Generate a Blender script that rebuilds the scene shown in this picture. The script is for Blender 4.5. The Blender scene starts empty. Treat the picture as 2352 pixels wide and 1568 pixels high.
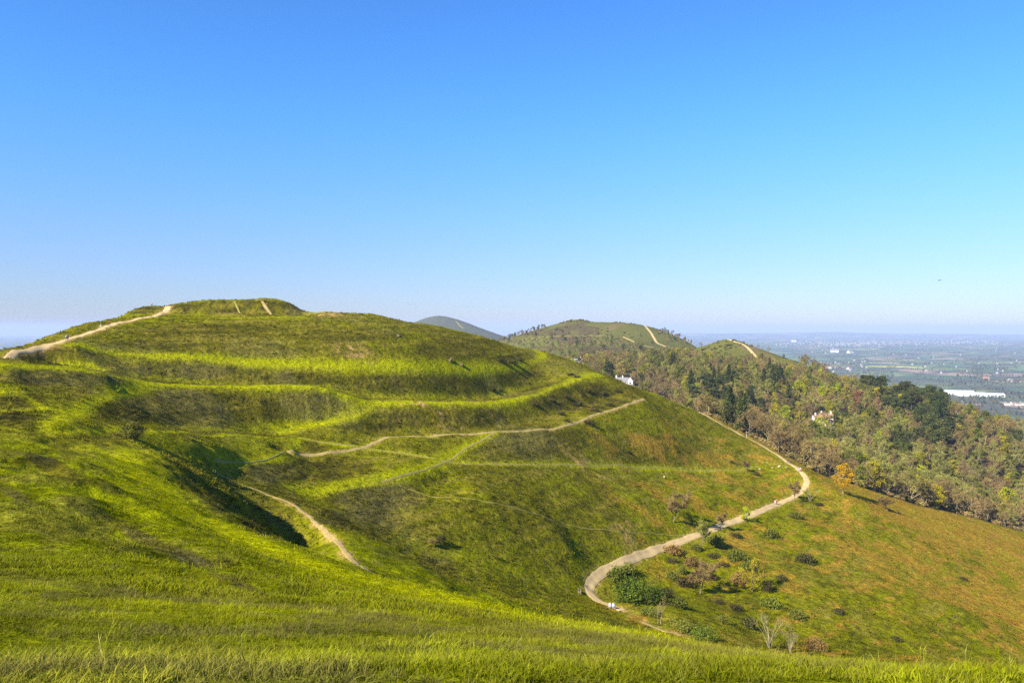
import bpy, math, random
import numpy as np
from mathutils import Vector, Matrix

# ------------------------------------------------------------------ scene, camera, sky, sun, exposure
SC = bpy.context.scene
COL = SC.collection
R = math.radians
SUN_EL, SUN_AZ = 35.0, -130.0            # degrees; azimuth clockwise from +Y (view direction)

cam_d = bpy.data.cameras.new("camera")
cam = bpy.data.objects.new("camera", cam_d)
COL.objects.link(cam)
PITCH = 1.0
cam.location = (0, 0, 0)
cam.rotation_euler = (R(90 - PITCH), 0, 0)
cam_d.sensor_width = 36.0
cam_d.lens = 28.04
cam_d.clip_start = 0.1
cam_d.clip_end = 90000
SC.camera = cam

W = bpy.data.worlds.new("World")
SC.world = W
W.use_nodes = True
wt = W.node_tree
for n in list(wt.nodes):
    wt.nodes.remove(n)
wout = wt.nodes.new("ShaderNodeOutputWorld")
wbg = wt.nodes.new("ShaderNodeBackground")
sky = wt.nodes.new("ShaderNodeTexSky")
sky.sky_type = 'NISHITA'
sky.sun_disc = False
sky.sun_elevation = R(SUN_EL)
sky.sun_rotation = R(SUN_AZ)
sky.altitude = 300
sky.air_density = 1.0
sky.dust_density = 0.3
sky.ozone_density = 1.5
tc = wt.nodes.new("ShaderNodeTexCoord")
sep = wt.nodes.new("ShaderNodeSeparateXYZ")
wt.links.new(tc.outputs["Generated"], sep.inputs[0])
ramp = wt.nodes.new("ShaderNodeValToRGB")     # colour grade of the clear sky by elevation
ramp.color_ramp.interpolation = 'B_SPLINE'
SKY_STOPS = [(0.0, (0.33, 0.385, 0.60)), (0.061, (0.345, 0.42, 0.64)), (0.136, (0.36, 0.51, 0.80)), (0.24, (0.29, 0.63, 1.18)), (0.367, (0.265, 0.59, 1.62)), (1.0, (0.27, 0.55, 1.45))]
el = ramp.color_ramp.elements
while len(el) < len(SKY_STOPS):
    el.new(0.5)
for e, (p, c) in zip(el, SKY_STOPS):
    e.position = p
    e.color = (*c, 1)
mul = wt.nodes.new("ShaderNodeMix")
mul.data_type = 'RGBA'
mul.blend_type = 'MULTIPLY'
mul.inputs[0].default_value = 1.0
wt.links.new(sep.outputs[2], ramp.inputs[0])
wt.links.new(sky.outputs[0], mul.inputs[6])
wt.links.new(ramp.outputs[0], mul.inputs[7])
wt.links.new(mul.outputs[2], wbg.inputs[0])
wbg.inputs[1].default_value = 0.10
wt.links.new(wbg.outputs[0], wout.inputs[0])

sun_d = bpy.data.lights.new("sun", 'SUN')
sun = bpy.data.objects.new("sun", sun_d)
COL.objects.link(sun)
sun_d.energy = 5.0
sun_d.angle = R(0.5)
sun_d.color = (1.0, 0.94, 0.80)
to_sun = Vector((math.sin(R(SUN_AZ)) * math.cos(R(SUN_EL)), math.cos(R(SUN_AZ)) * math.cos(R(SUN_EL)), math.sin(R(SUN_EL))))
sun.rotation_euler = to_sun.to_track_quat('Z', 'Y').to_euler()

SC.view_settings.view_transform = 'Standard'
SC.view_settings.look = 'None'
SC.view_settings.exposure = 1.32
SC.view_settings.gamma = 1.0
SC.view_settings.use_curve_mapping = False
SC.render.engine = 'CYCLES'
SC.cycles.use_denoising = False
SC.cycles.max_bounces = 5
SC.cycles.transparent_max_bounces = 8
SC.cycles.volume_bounces = 0
SC.cycles.sample_clamp_indirect = 2.5

# ------------------------------------------------------------------ small helpers
FPX, CU, CV = 1832.0, 1176.0, 784.0     # photograph measured 2352 px wide
SP, CP = math.sin(R(PITCH)), math.cos(R(PITCH))
rng = np.random.default_rng(7)
random.seed(7)


def P(u, v, D):
    """world point seen at (u, v), D metres ahead"""
    a, b = (u - CU) / FPX, (CV - v) / FPX
    y, z = CP + b * SP, -SP + b * CP
    return (a * D / y, D, z * D / y)


def project(x, y, z):
    yc = y * CP - z * SP
    zc = y * SP + z * CP
    return CU + FPX * x / yc, CV - FPX * zc / yc


def hash2(ix, iy, s):
    h = (ix.astype(np.int64) * 374761393 + iy.astype(np.int64) * 668265263 + s * 1442695041) & 0xFFFFFFFF
    h = ((h ^ (h >> 13)) * 1274126177) & 0xFFFFFFFF
    h = (h ^ (h >> 16)) & 0xFFFF
    return h / 65535.0


def vnoise(x, y, s=0):
    ix, iy = np.floor(x), np.floor(y)
    fx, fy = x - ix, y - iy
    fx = fx * fx * (3 - 2 * fx)
    fy = fy * fy * (3 - 2 * fy)
    a, b = hash2(ix, iy, s), hash2(ix + 1, iy, s)
    c, d = hash2(ix, iy + 1, s), hash2(ix + 1, iy + 1, s)
    return (a + (b - a) * fx) * (1 - fy) + (c + (d - c) * fx) * fy


def fbm(x, y, s=0, octs=4, gain=0.5):
    x, y = np.asarray(x, float), np.asarray(y, float)
    t, amp, tot = 0.0, 1.0, 0.0
    for k in range(octs):
        t = t + amp * vnoise(x, y, s + k * 17)
        tot += amp
        x, y = x * 2.03 + 11.3, y * 2.03 + 5.7
        amp *= gain
    return t / tot


def sstep(a, b, x):
    t = np.clip((x - a) / (b - a), 0, 1)
    return t * t * (3 - 2 * t)


def tag(o, label=None, cat=None, group=None, kind=None):
    for k, v in (("label", label), ("category", cat), ("group", group), ("kind", kind)):
        if v:
            o[k] = v
    return o


def link(name, me, parent=None):
    o = bpy.data.objects.new(name, me)
    COL.objects.link(o)
    if parent:
        o.parent = parent
    return o


def empty(name, loc=(0, 0, 0), rz=0.0):
    o = bpy.data.objects.new(name, None)
    o.empty_display_size = 0.5
    COL.objects.link(o)
    o.location = loc
    o.rotation_euler = (0, 0, rz)
    return o


def copy_tree(o, parent=None):
    c = o.copy()
    COL.objects.link(c)
    if parent:
        c.parent = parent
    for ch in o.children:
        copy_tree(ch, c)
    return c


class MB:
    """collects vertices and faces of one part"""
    def __init__(self):
        self.v, self.f, self.c = [], [], []

    def tri(self, a, b, c, shade=1.0):
        n = len(self.v)
        self.v += [tuple(a), tuple(b), tuple(c)]
        self.f.append((n, n + 1, n + 2))
        self.c.append(shade)

    def quad(self, a, b, c, d, shade=1.0):
        n = len(self.v)
        self.v += [tuple(a), tuple(b), tuple(c), tuple(d)]
        self.f.append((n, n + 1, n + 2, n + 3))
        self.c.append(shade)

    def tube(self, pts, rads, n=5, shade=1.0, cap=True):
        rings = []
        for i, p in enumerate(pts):
            p = Vector(p)
            a = Vector(pts[max(i - 1, 0)])
            b = Vector(pts[min(i + 1, len(pts) - 1)])
            d = (b - a)
            d = d.normalized() if d.length > 1e-9 else Vector((0, 0, 1))
            s = d.orthogonal().normalized()
            t = d.cross(s)
            base = len(self.v)
            for k in range(n):
                an = 2 * math.pi * k / n
                q = p + (s * math.cos(an) + t * math.sin(an)) * rads[i]
                self.v.append(tuple(q))
            rings.append(base)
        for r0, r1 in zip(rings[:-1], rings[1:]):
            for k in range(n):
                self.f.append((r0 + k, r0 + (k + 1) % n, r1 + (k + 1) % n, r1 + k))
                self.c.append(shade)
        if cap:
            self.f.append(tuple(rings[-1] + k for k in range(n)))
            self.c.append(shade)
            self.f.append(tuple(rings[0] + k for k in reversed(range(n))))
            self.c.append(shade)

    def box(self, x0, x1, y0, y1, z0, z1, shade=1.0):
        n = len(self.v)
        self.v += [(x0, y0, z0), (x1, y0, z0), (x1, y1, z0), (x0, y1, z0), (x0, y0, z1), (x1, y0, z1), (x1, y1, z1), (x0, y1, z1)]
        for f in ((3, 2, 1, 0), (4, 5, 6, 7), (0, 1, 5, 4), (1, 2, 6, 5), (2, 3, 7, 6), (3, 0, 4, 7)):
            self.f.append(tuple(n + k for k in f))
            self.c.append(shade)

    def mesh(self, name, mat, smooth=False):
        me = bpy.data.meshes.new(name)
        me.from_pydata(self.v, [], self.f)
        at = me.attributes.new("shade", 'FLOAT', 'FACE')
        at.data.foreach_set("value", np.asarray(self.c, np.float32))
        me.materials.append(mat)
        if smooth:
            me.polygons.foreach_set("use_smooth", [True] * len(me.polygons))
        me.update()
        return me


# ------------------------------------------------------------------ materials
def nmat(name):
    m = bpy.data.materials.new(name)
    m.use_nodes = True
    t = m.node_tree
    b = t.nodes["Principled BSDF"]
    return m, t, b


def mixc(t, f, a, b, mode='MIX'):
    n = t.nodes.new("ShaderNodeMix")
    n.data_type = 'RGBA'
    n.blend_type = mode
    for i, v in ((0, f), (6, a), (7, b)):
        if hasattr(v, "links"):
            t.links.new(v, n.inputs[i])
        elif i == 0:
            n.inputs[0].default_value = v
        else:
            n.inputs[i].default_value = (*v, 1)
    return n.outputs[2]


def noise(t, vec, scale, detail=4, rough=0.6):
    n = t.nodes.new("ShaderNodeTexNoise")
    n.inputs["Scale"].default_value = scale
    n.inputs["Detail"].default_value = detail
    n.inputs["Roughness"].default_value = rough
    t.links.new(vec, n.inputs["Vector"])
    return n.outputs[0]


def rampf(t, fac, stops):
    n = t.nodes.new("ShaderNodeValToRGB")
    e = n.color_ramp.elements
    while len(e) < len(stops):
        e.new(0.5)
    for el_, (p, c) in zip(e, stops):
        el_.position = p
        el_.color = (c, c, c, 1) if isinstance(c, (int, float)) else (*c, 1)
    t.links.new(fac, n.inputs[0])
    return n.outputs[0]


def simple_mat(name, col, rough=0.85, spec=0.1, var=0.25, scale=3.0, metal=0.0):
    m, t, b = nmat(name)
    tcn = t.nodes.new("ShaderNodeTexCoord")
    nz = noise(t, tcn.outputs["Object"], scale)
    f = rampf(t, nz, [(0.3, 1 - var), (0.7, 1 + var)])
    t.links.new(mixc(t, 1.0, col, f, 'MULTIPLY'), b.inputs["Base Color"])
    b.inputs["Roughness"].default_value = rough
    b.inputs["Specular IOR Level"].default_value = spec
    b.inputs["Metallic"].default_value = metal
    return m


def plant_mat(name, ca, cb, trans=0.25, rnd=0.35):
    """foliage or twigs: colour varies per plant, per leaf (face attribute) and a little in space; leaves pass some light"""
    m, t, b = nmat(name)
    oi = t.nodes.new("ShaderNodeObjectInfo")
    at = t.nodes.new("ShaderNodeAttribute")
    at.attribute_name = "shade"
    c = mixc(t, oi.outputs["Random"], ca, cb)
    c = mixc(t, 1.0, c, at.outputs["Fac"], 'MULTIPLY')
    mr = t.nodes.new("ShaderNodeMapRange")
    mr.inputs[3].default_value = 1 - rnd
    mr.inputs[4].default_value = 1 + rnd
    mm = t.nodes.new("ShaderNodeMath")
    mm.operation = 'MULTIPLY'
    mm.inputs[1].default_value = 7.31
    fr = t.nodes.new("ShaderNodeMath")
    fr.operation = 'FRACT'
    t.links.new(oi.outputs["Random"], mm.inputs[0])
    t.links.new(mm.outputs[0], fr.inputs[0])
    t.links.new(fr.outputs[0], mr.inputs[0])
    c = mixc(t, 1.0, c, mr.outputs[0], 'MULTIPLY')
    t.links.new(c, b.inputs["Base Color"])
    b.inputs["Roughness"].default_value = 0.8
    b.inputs["Specular IOR Level"].default_value = 0.12
    if trans > 0:
        tr = t.nodes.new("ShaderNodeBsdfTranslucent")
        t.links.new(c, tr.inputs["Color"])
        mx = t.nodes.new("ShaderNodeMixShader")
        mx.inputs[0].default_value = trans
        t.links.new(b.outputs[0], mx.inputs[1])
        t.links.new(tr.outputs[0], mx.inputs[2])
        t.links.new(mx.outputs[0], t.nodes["Material Output"].inputs["Surface"])
    return m

# ------------------------------------------------------------------ the ground: surveyed lines (u, v, distance) -> heights
APEX = 8.0
L = {}                                    # lines that are seen
L['near_edge'] = [(-600, 1568, 5), (0, 1568, 5), (1176, 1568, 5), (2352, 1568, 5), (3000, 1568, 5)]
L['near_mid'] = [(-400, 1490, 8), (200, 1495, 8.3), (1000, 1502, 8.4), (1600, 1535, 8.2), (2100, 1566, 7.6)]
L['near_lip'] = [(200, 1355, 17), (500, 1385, 17), (800, 1402, 17), (1000, 1424, 16), (1250, 1450, 15), (1500, 1487, 13.5), (1800, 1516, 12.5), (2100, 1540, 11.5), (2352, 1556, 11), (2800, 1580, 10.5)]
L['shoulder_a'] = [(-700, 1330, 19), (-300, 1310, 20), (0, 1300, 20.5), (250, 1315, 21.5), (480, 1340, 22)]
L['shoulder_b'] = [(-700, 1220, 31), (-300, 1205, 33), (0, 1200, 34), (200, 1235, 31), (420, 1285, 28), (620, 1330, 26), (800, 1368, 24.5)]
L['shoulder_c'] = [(-700, 1100, 50), (-300, 1095, 53), (0, 1100, 53), (150, 1120, 52), (300, 1180, 43), (450, 1240, 37)]
L['shoulder_d'] = [(-700, 1010, 85), (-300, 990, 98), (0, 1040, 74), (120, 1060, 70), (230, 1100, 60)]
L['crest_path'] = [(273, 1034, 108), (342, 1102, 83), (410, 1146, 69), (496, 1211, 57), (581, 1252, 49), (684, 1290, 43.5), (804, 1321, 40), (900, 1345, 37.5), (1000, 1372, 35), (1150, 1408, 31.5), (1300, 1433, 27), (1440, 1455, 22)]
L['crest_edge'] = [(-300, 960, 135), (0, 978, 119), (66, 991, 119), (154, 1009, 121), (237, 1014, 122), (308, 1021, 119), (340, 1032, 116), (362, 1042, 112), (372, 1075, 102), (385, 1102, 93), (437, 1140, 77), (478, 1184, 66), (547, 1215, 58), (615, 1239, 52), (683, 1269, 47), (738, 1286, 44), (860, 1321, 41), (928, 1336, 38.5), (997, 1355, 36.5), (1082, 1379, 34), (1167, 1406, 32), (1338, 1433, 27.5), (1493, 1457, 22)]
L['ditch_floor'] = [(560, 1165, 139), (615, 1192, 136), (683, 1242, 124), (735, 1284, 109)]
L['bank_path'] = [(478, 1089, 152), (496, 1087, 152), (564, 1116, 150), (632, 1138, 147), (689, 1168, 140), (735, 1206, 124), (774, 1245, 106), (815, 1286, 86), (860, 1320, 68)]
L['valley'] = [(700, 1143, 162), (826, 1198, 157), (930, 1240, 158), (1080, 1285, 163), (1202, 1315, 171), (1300, 1342, 178)]
L['east_slope_a'] = [(760, 1180, 150), (830, 1222, 145), (894, 1270, 143), (962, 1318, 134), (1031, 1341, 127)]
L['east_slope_b'] = [(1099, 1358, 123), (1236, 1386, 131), (1338, 1405, 138), (1441, 1436, 132)]
L['line_six'] = [(667, 1126, 162), (721, 1140, 166), (792, 1119, 173), (877, 1105, 181), (945, 1085, 191), (1024, 1059, 206), (1080, 1025, 221), (1140, 991, 235)]
L['line_five'] = [(100, 993, 122), (150, 994, 124), (200, 988, 128), (280, 986, 137), (340, 990, 146), (450, 993, 165), (560, 1000, 184), (690, 1008, 197), (740, 1015, 198.5), (830, 1029, 202), (920, 1042, 204), (1024, 1058, 206.5), (1130, 1064, 215), (1300, 1068, 240), (1450, 1073, 270), (1600, 1080, 298), (1690, 1081, 312), (1740, 1072, 325)]
L['spur_crest'] = [(485, 1073, 157), (554, 1062, 165), (629, 1050, 176), (667, 1028, 187), (690, 1008, 197)]
L['basin'] = [(400, 1025, 145), (450, 1037, 151), (560, 1032, 172), (620, 1020, 184)]
L['shrub_dip'] = [(250, 1004, 131), (305, 1009, 134), (360, 1020, 139), (430, 1045, 143)]
L['trail_four'] = [(640, 1052, 184), (690, 1051, 189), (760, 1041, 194), (830, 1031, 202), (890, 1005, 211), (1000, 997, 222), (1140, 990, 236), (1280, 980, 260), (1360, 955, 284), (1420, 933, 300), (1481, 912.5, 318)]
L['dark_hollow'] = [(560, 1082, 161), (620, 1080, 168), (700, 1090, 177), (760, 1092, 183)]
L['terrace_three'] = [(640, 1000, 200), (689, 987, 204), (757, 973, 209), (826, 956, 217), (867, 932, 226), (962, 924, 233), (1065, 929, 243), (1133, 929, 255), (1202, 915, 273), (1270, 890, 294), (1338, 867, 316), (1373, 859, 330)]
L['terrace_two'] = [(-200, 828, 168), (0, 840, 156), (120, 850, 166), (239, 859, 178), (284, 871, 184), (342, 885, 190), (444, 886, 200), (581, 896, 208), (718, 895, 216), (757, 899, 219), (846, 929, 224)]
L['terrace_two_low'] = [(342, 885, 190), (285, 900, 178), (239, 919, 158), (171, 946, 138), (120, 970, 124)]
L['terrace_one'] = [(171, 792, 205), (222, 809, 210), (273, 820, 214), (376, 826, 220), (513, 835, 228), (649, 845, 236), (804, 848, 246), (962, 852, 262), (1082, 854, 284), (1185, 842, 313), (1236, 830, 336), (1248, 815, 354), (1219, 802, 368)]
L['bank_left_low'] = [(-200, 890, 150), (0, 897, 141), (60, 912, 139), (100, 932, 135)]
L['bank_left_mid'] = [(-200, 856, 160), (0, 874, 149), (120, 886, 160), (250, 889, 172)]
L['ridge_path'] = [(-200, 862, 172), (-100, 842, 178), (0, 826, 185), (38, 802, 193), (79, 796, 199), (120, 790, 206), (164, 778, 216), (205, 765, 226), (273, 741, 248), (342, 727, 270), (369, 721, 281), (386, 705, 290)]
L['left_skyline'] = [(-300, 856, 195), (-100, 826, 196), (0, 808, 203), (68, 792, 216), (137, 761.5, 235), (205, 741, 252), (273, 731, 268), (290, 719, 285), (325, 705, 298), (359, 702, 303), (379, 702, 301)]
L['citadel_base'] = [(386, 722.5, 285.5), (444, 723.5, 286.5), (520, 724, 287), (581, 724, 288), (640, 724, 289), (690, 723, 291)]
L['citadel_top'] = [(390, 704, 290), (410, 695.5, 291.5), (478, 689.2, 292.5), (540, 689, 293), (598, 689, 293.5), (645, 691.5, 294.5), (664, 697, 295.5), (680, 708, 296)]
L['citadel_front'] = [(360, 728, 266), (444, 729, 268), (520, 729.5, 269), (581, 729.5, 270), (640, 729, 273), (690, 726, 278)]
L['skyline'] = [(697, 722, 296), (747, 717, 302), (819, 721, 306), (853, 719.5, 309), (870, 721, 311), (901, 734, 315), (956, 740, 320), (1014, 751, 327), (1082, 767, 336), (1133, 780, 345), (1178, 796, 354), (1219, 801, 371), (1256, 809, 371), (1321, 833, 379), (1359, 854, 381), (1408, 867, 376), (1441, 885, 369), (1493, 902, 364), (1507, 903, 366), (1553, 927, 374), (1595, 941, 386)]
L['gravel_path'] = [(1592, 1470, 148), (1550, 1452.6, 152), (1480, 1428, 160), (1430, 1402, 168), (1400, 1389, 172), (1378, 1380, 175), (1360, 1368, 179), (1353, 1352, 184), (1362, 1335, 188), (1390, 1312, 195), (1440, 1287, 204), (1493, 1270, 214), (1566, 1242, 227), (1646, 1212, 243), (1701, 1193, 256), (1745, 1175, 268), (1783, 1158, 282), (1822, 1143, 294), (1846, 1122, 304), (1853, 1104, 311), (1843, 1086, 319), (1811, 1062, 332), (1780, 1040, 345), (1740, 1018, 359), (1698, 999, 373), (1676, 986, 382), (1617, 951, 400), (1599, 942, 406)]
L['bowl_a'] = [(950, 1165, 173), (1100, 1180, 180), (1200, 1190, 190), (1300, 1250, 190)]
L['bowl_b'] = [(1090, 1115, 194), (1200, 1120, 207), (1400, 1150, 227), (1600, 1150, 258), (1720, 1120, 288)]
L['bowl_c'] = [(1500, 1225, 222), (1400, 1235, 207)]
L['field_edge'] = [(1640, 958, 404), (1720, 1002, 376), (1800, 1045, 350), (1870, 1083, 336), (1930, 1108, 330), (1990, 1122, 332), (2100, 1160, 350), (2200, 1180, 365), (2352, 1222, 375), (2600, 1290, 380)]
L['field_mid'] = [(1900, 1100, 328), (1937, 1133, 300), (2038, 1173, 306), (2150, 1205, 311), (2250, 1232, 316), (2352, 1265, 320), (2600, 1340, 320)]
L['flank_a'] = [(1850, 1200, 263), (1900, 1215, 258), (2000, 1250, 255), (2100, 1300, 245), (2352, 1360, 255), (2600, 1420, 250)]
L['flank_b'] = [(1700, 1290, 214), (1850, 1300, 223), (2000, 1400, 196), (2200, 1400, 208), (2352, 1455, 213), (2600, 1500, 210)]
L['flank_c'] = [(1600, 1445, 158), (1480, 1360, 180), (1700, 1420, 180), (1800, 1460, 172), (1765, 1488, 160), (1950, 1480, 170), (2100, 1480, 178), (2352, 1525, 186), (2600, 1560, 188)]
L['near_flank'] = [(400, 1062, 129), (440, 1080, 131), (480, 1103, 130), (515, 1124, 127), (547, 1143, 123)]
L['near_flank_b'] = [(470, 1130, 117), (520, 1160, 113), (560, 1188, 107), (600, 1214, 99)]
L['foot_one'] = [(300, 862, 209), (376, 870, 214), (513, 880, 222), (649, 885, 229), (760, 890, 237), (826, 905, 241), (900, 913, 247), (962, 914, 255), (1082, 914, 275), (1185, 898, 301), (1255, 872, 322)]
L['foot_two'] = [(250, 962, 142), (300, 974, 149), (342, 978, 156), (444, 984, 177), (581, 988, 197), (660, 982, 206), (740, 962, 213), (800, 944, 219)]
L['foot_three'] = [(800, 990, 209), (867, 993, 217), (962, 988, 225), (1065, 985, 234), (1133, 979, 246), (1202, 965, 262), (1270, 945, 281), (1338, 928, 300), (1400, 915, 315)]
L['foot_six'] = [(792, 1160, 164), (877, 1158, 173), (945, 1130, 184), (1024, 1098, 199)]
L['foot_ridge'] = [(40, 834, 186), (120, 839, 199), (200, 840, 203), (240, 850, 204)]
L['foot_spur'] = [(640, 1104, 165), (560, 1096, 158)]
L['foot_left'] = [(0, 940, 133), (60, 946, 132), (110, 957, 131)]
L['flank_low'] = [(640, 1228, 111), (683, 1256, 104), (735, 1299, 92), (683, 1266, 76), (735, 1303, 74), (650, 1256, 62), (700, 1282, 58)]
# wood behind the field (ground lies a tree's height below what is seen)
WOODG = [(1800, 930, 560, 13), (2000, 960, 560, 13), (2200, 1000, 540, 13), (2352, 1050, 520, 13), (2550, 1110, 500, 13), (1900, 1020, 450, 12), (2100, 1080, 430, 12), (2300, 1130, 430, 12), (2550, 1200, 430, 12), (1700, 935, 480, 11), (1640, 925, 470, 9), (1560, 905, 520, 10),
         (1780, 842, 830, 10), (1880, 850, 800, 13), (1960, 862, 760, 13), (2120, 893, 720, 13), (2200, 918, 700, 13), (2290, 948, 665, 13), (2352, 966, 640, 13), (2600, 1040, 600, 13)]
L['pinnacle_sky'] = [(1606, 796, 1000), (1639, 787, 975), (1665.6, 777.5, 950), (1698.6, 786, 930), (1727, 795, 915), (1760, 806, 898), (1793, 819, 880), (1826, 827, 865)]
L['pinnacle_base'] = [(1590, 815, 950), (1640, 822, 850), (1690, 832, 825), (1750, 842, 805), (1620, 850, 760), (1560, 870, 700), (1500, 868, 690), (1440, 882, 640), (1400, 862, 680), (1320, 838, 790), (1546, 859, 740)]
L['black_sky'] = [(1100, 800, 1480), (1161, 779, 1500), (1202, 765, 1525), (1236, 756, 1550), (1287, 741, 1585), (1321, 732.5, 1600), (1338, 732.5, 1600), (1365, 742, 1570), (1409, 745.5, 1520), (1439, 740.5, 1490), (1474, 745.5, 1450), (1507, 754, 1430), (1540, 766, 1405), (1573, 781, 1380), (1602, 797, 1350)]
L['black_front'] = [(1260, 795, 1330), (1350, 790, 1270), (1450, 798, 1200), (1530, 803, 1180), (1400, 830, 960), (1490, 832, 980), (1575, 822, 1090), (1260, 810, 1150)]
L['beacon_sky'] = [(880, 768, 4300), (952, 740, 4400), (979.5, 729, 4470), (1008.6, 724, 4500), (1031, 727, 4450), (1065, 737.6, 4300), (1099, 751, 4150), (1133, 763, 4020), (1161, 773.5, 3900), (1230, 800, 3800)]

ctrl = []


def densify(pts, step=0.02):
    out = []
    for (u0, v0, d0), (u1, v1, d1) in zip(pts[:-1], pts[1:]):
        a0, a1 = math.atan((u0 - CU) / FPX), math.atan((u1 - CU) / FPX)
        n = max(1, int(math.hypot(a1 - a0, math.log(d1 / d0)) / step))
        for k in range(n):
            f = k / n
            out.append((u0 + (u1 - u0) * f, v0 + (v1 - v0) * f, 1 / ((1 - f) / d0 + f / d1)))
    out.append(pts[-1])
    return out


SEEN = []
for nm, pts in L.items():
    for p in densify(pts, 0.028 if nm in ('near_edge', 'near_mid') or nm.startswith('should') else 0.012 if nm.startswith(('black', 'pinn', 'beac')) else 0.018):
        ctrl.append(P(*p))
        SEEN.append((nm, *p))
for u, v, d, h in WOODG:
    x, y, z = P(u, v, d)
    ctrl.append((x, y, z - h))


def below(line, f, dz, slope=None):
    """ground hidden behind a crest: the sight line carried on to distance*f, lowered by dz"""
    for u, v, d in densify(L[line], 0.05):
        x, y, z = P(u, v, d * f)
        ctrl.append((x, y, z - dz))


for f, dz in ((1.05, 1.6), (1.14, 9), (1.35, 38)):
    below('skyline', f, dz)
for f, dz in ((1.06, 1.0), (1.2, 12), (1.5, 50)):
    below('left_skyline', f, dz)
for f, dz in ((1.08, 2.2), (1.14, 5.5)):
    below('citadel_top', f, dz)
for f, dz in ((1.03, 0.15),):
    below('citadel_top', f, dz)
below('black_sky', 1.07, 16)
below('black_sky', 1.35, 140)
below('pinnacle_sky', 1.08, 14)
below('beacon_sky', 1.12, 60)
below('beacon_sky', 1.5, 260)
below('beacon_sky', 0.72, 90)
# hidden ground behind the near lips
for u, v, d in [(1500, 1475, 13.5), (1800, 1500, 12.5), (2100, 1520, 11.5), (2352, 1535, 11), (2700, 1553, 10.5)]:
    for D, dz in ((22, 0.7), (42, 1.8), (80, 3.0), (118, 3.2)):
        x, y, z = P(u, v, D)
        ctrl.append((x, y, z - dz))
for u, v, d in [(928, 1336, 38), (1000, 1355, 36), (1082, 1379, 34), (1167, 1406, 32), (1338, 1433, 27.5), (1440, 1448, 24)]:
    for D, dz in ((56, 1.4), (76, 1.9)):
        x, y, z = P(u, v, D)
        ctrl.append((x, y, z - dz))
for k in (1, 2):
    for u in (-700, 0, 700, 1400, 2352, 3000):
        x = (u - CU) / FPX * 2.2
        ctrl.append((x * k, 2.2 * (k - 1), -1.66 - 0.05 * k - 0.35 * (k - 1)))
for a in (-1.0, -0.5, 0, 0.5, 1.0):
    ctrl.append((a * 4, -4, -1.2))
# falls to the plain all round
for u in (-900, -500, -100, 300, 700, 900):
    for D, z in ((520, -70), (900, -170), (1600, -280), (3000, -296), (7500, -300)):
        if u >= 700 and D > 2000:
            continue
        ctrl.append(((u - CU) / FPX * D, D, z))
for u in (1500, 1750, 2000, 2200, 2400, 2700, 3100):
    for D, z in ((1250, -190), (1700, -282), (2600, -298), (7500, -302)):
        if u < 1700 and D < 1900:
            continue
        ctrl.append(((u - CU) / FPX * D, D, z))
for u, D, z in ((1000, 600, -75), (1000, 1000, -110), (1000, 1800, -120), (1250, 2100, -110), (1450, 2100, -200), (1200, 600, -66), (1150, 900, -75), (1300, 560, -60), (1650, 1180, -90), (1700, 1050, -70), (1800, 1000, -80),
                (2000, 960, -110), (2300, 880, -130), (2700, 780, -140), (1250, 7500, -300), (1000, 7500, -280), (1400, 3500, -290), (3100, 500, -140), (3100, 300, -110), (3100, 200, -84), (3100, 900, -200), (-900, 300, -20), (-900, 150, -12)):
    ctrl.append(((u - CU) / FPX * D, D, z))
ctrl = np.array(ctrl)


def dom(x, y):
    yy = y + APEX
    return np.arctan2(x, yy), 0.5 * np.log(x * x + yy * yy)


# thin out control points that fall on one another
ca, cr = dom(ctrl[:, 0], ctrl[:, 1])
keep, cell = [], {}
for i in range(len(ctrl)):
    k = (int(ca[i] / 0.005), int(cr[i] / 0.005))
    if k not in cell:
        cell[k] = 1
        keep.append(i)
ctrl, ca, cr = ctrl[keep], ca[keep], cr[keep]
N = len(ctrl)
d = np.sqrt((ca[:, None] - ca) ** 2 + (cr[:, None] - cr) ** 2)
A = np.zeros((N + 3, N + 3))
A[:N, :N] = -d + np.eye(N) * 0.0006
A[:N, N] = A[N, :N] = 1
A[:N, N + 1] = A[N + 1, :N] = ca
A[:N, N + 2] = A[N + 2, :N] = cr
wts = np.linalg.solve(A, np.concatenate([ctrl[:, 2], np.zeros(3)]))


def rbf(x, y):
    a, r = dom(x.ravel(), y.ravel())
    out = np.empty(len(a))
    for s in range(0, len(a), 20000):
        e = slice(s, s + 20000)
        dd = np.sqrt((a[e, None] - ca) ** 2 + (r[e, None] - cr) ** 2)
        out[e] = -dd @ wts[:N] + wts[N] + wts[N + 1] * a[e] + wts[N + 2] * r[e]
    return out.reshape(x.shape)


NC, NR = 760, 960
T0 = 0.95
segs = [(4.0, 14, 110), (14, 60, 170), (60, 430, 440), (430, 1250, 170), (1250, 2200, 110), (2200, 8000, 100)]
rows = []
for a, b, n in segs:
    rows += list(np.exp(np.linspace(math.log(a), math.log(b), n, endpoint=False)))
rows.append(8000.0)
rows = np.array(rows)
NR = len(rows)
cols = np.linspace(-T0, T0, NC)
rc, cc = rows, cols[::2]
GXc, GYc = cc[None, :] * rc[:, None], np.repeat(rc[:, None], len(cc), 1) - APEX
Zc = rbf(GXc, GYc)


def blur(z):
    for ax in (0, 1):
        p = np.pad(z, [(1, 1) if k == ax else (0, 0) for k in (0, 1)], mode='edge')
        s0 = [slice(None)] * 2
        a, b, c = list(s0), list(s0), list(s0)
        a[ax], b[ax], c[ax] = slice(0, -2), slice(1, -1), slice(2, None)
        z = 0.25 * p[tuple(a)] + 0.5 * p[tuple(b)] + 0.25 * p[tuple(c)]
    return z


Zb = blur(Zc)
kb = sstep(45, 70, rc)
Zc = Zb + (Zc - Zb) * kb[:, None] * 0.8
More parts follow.
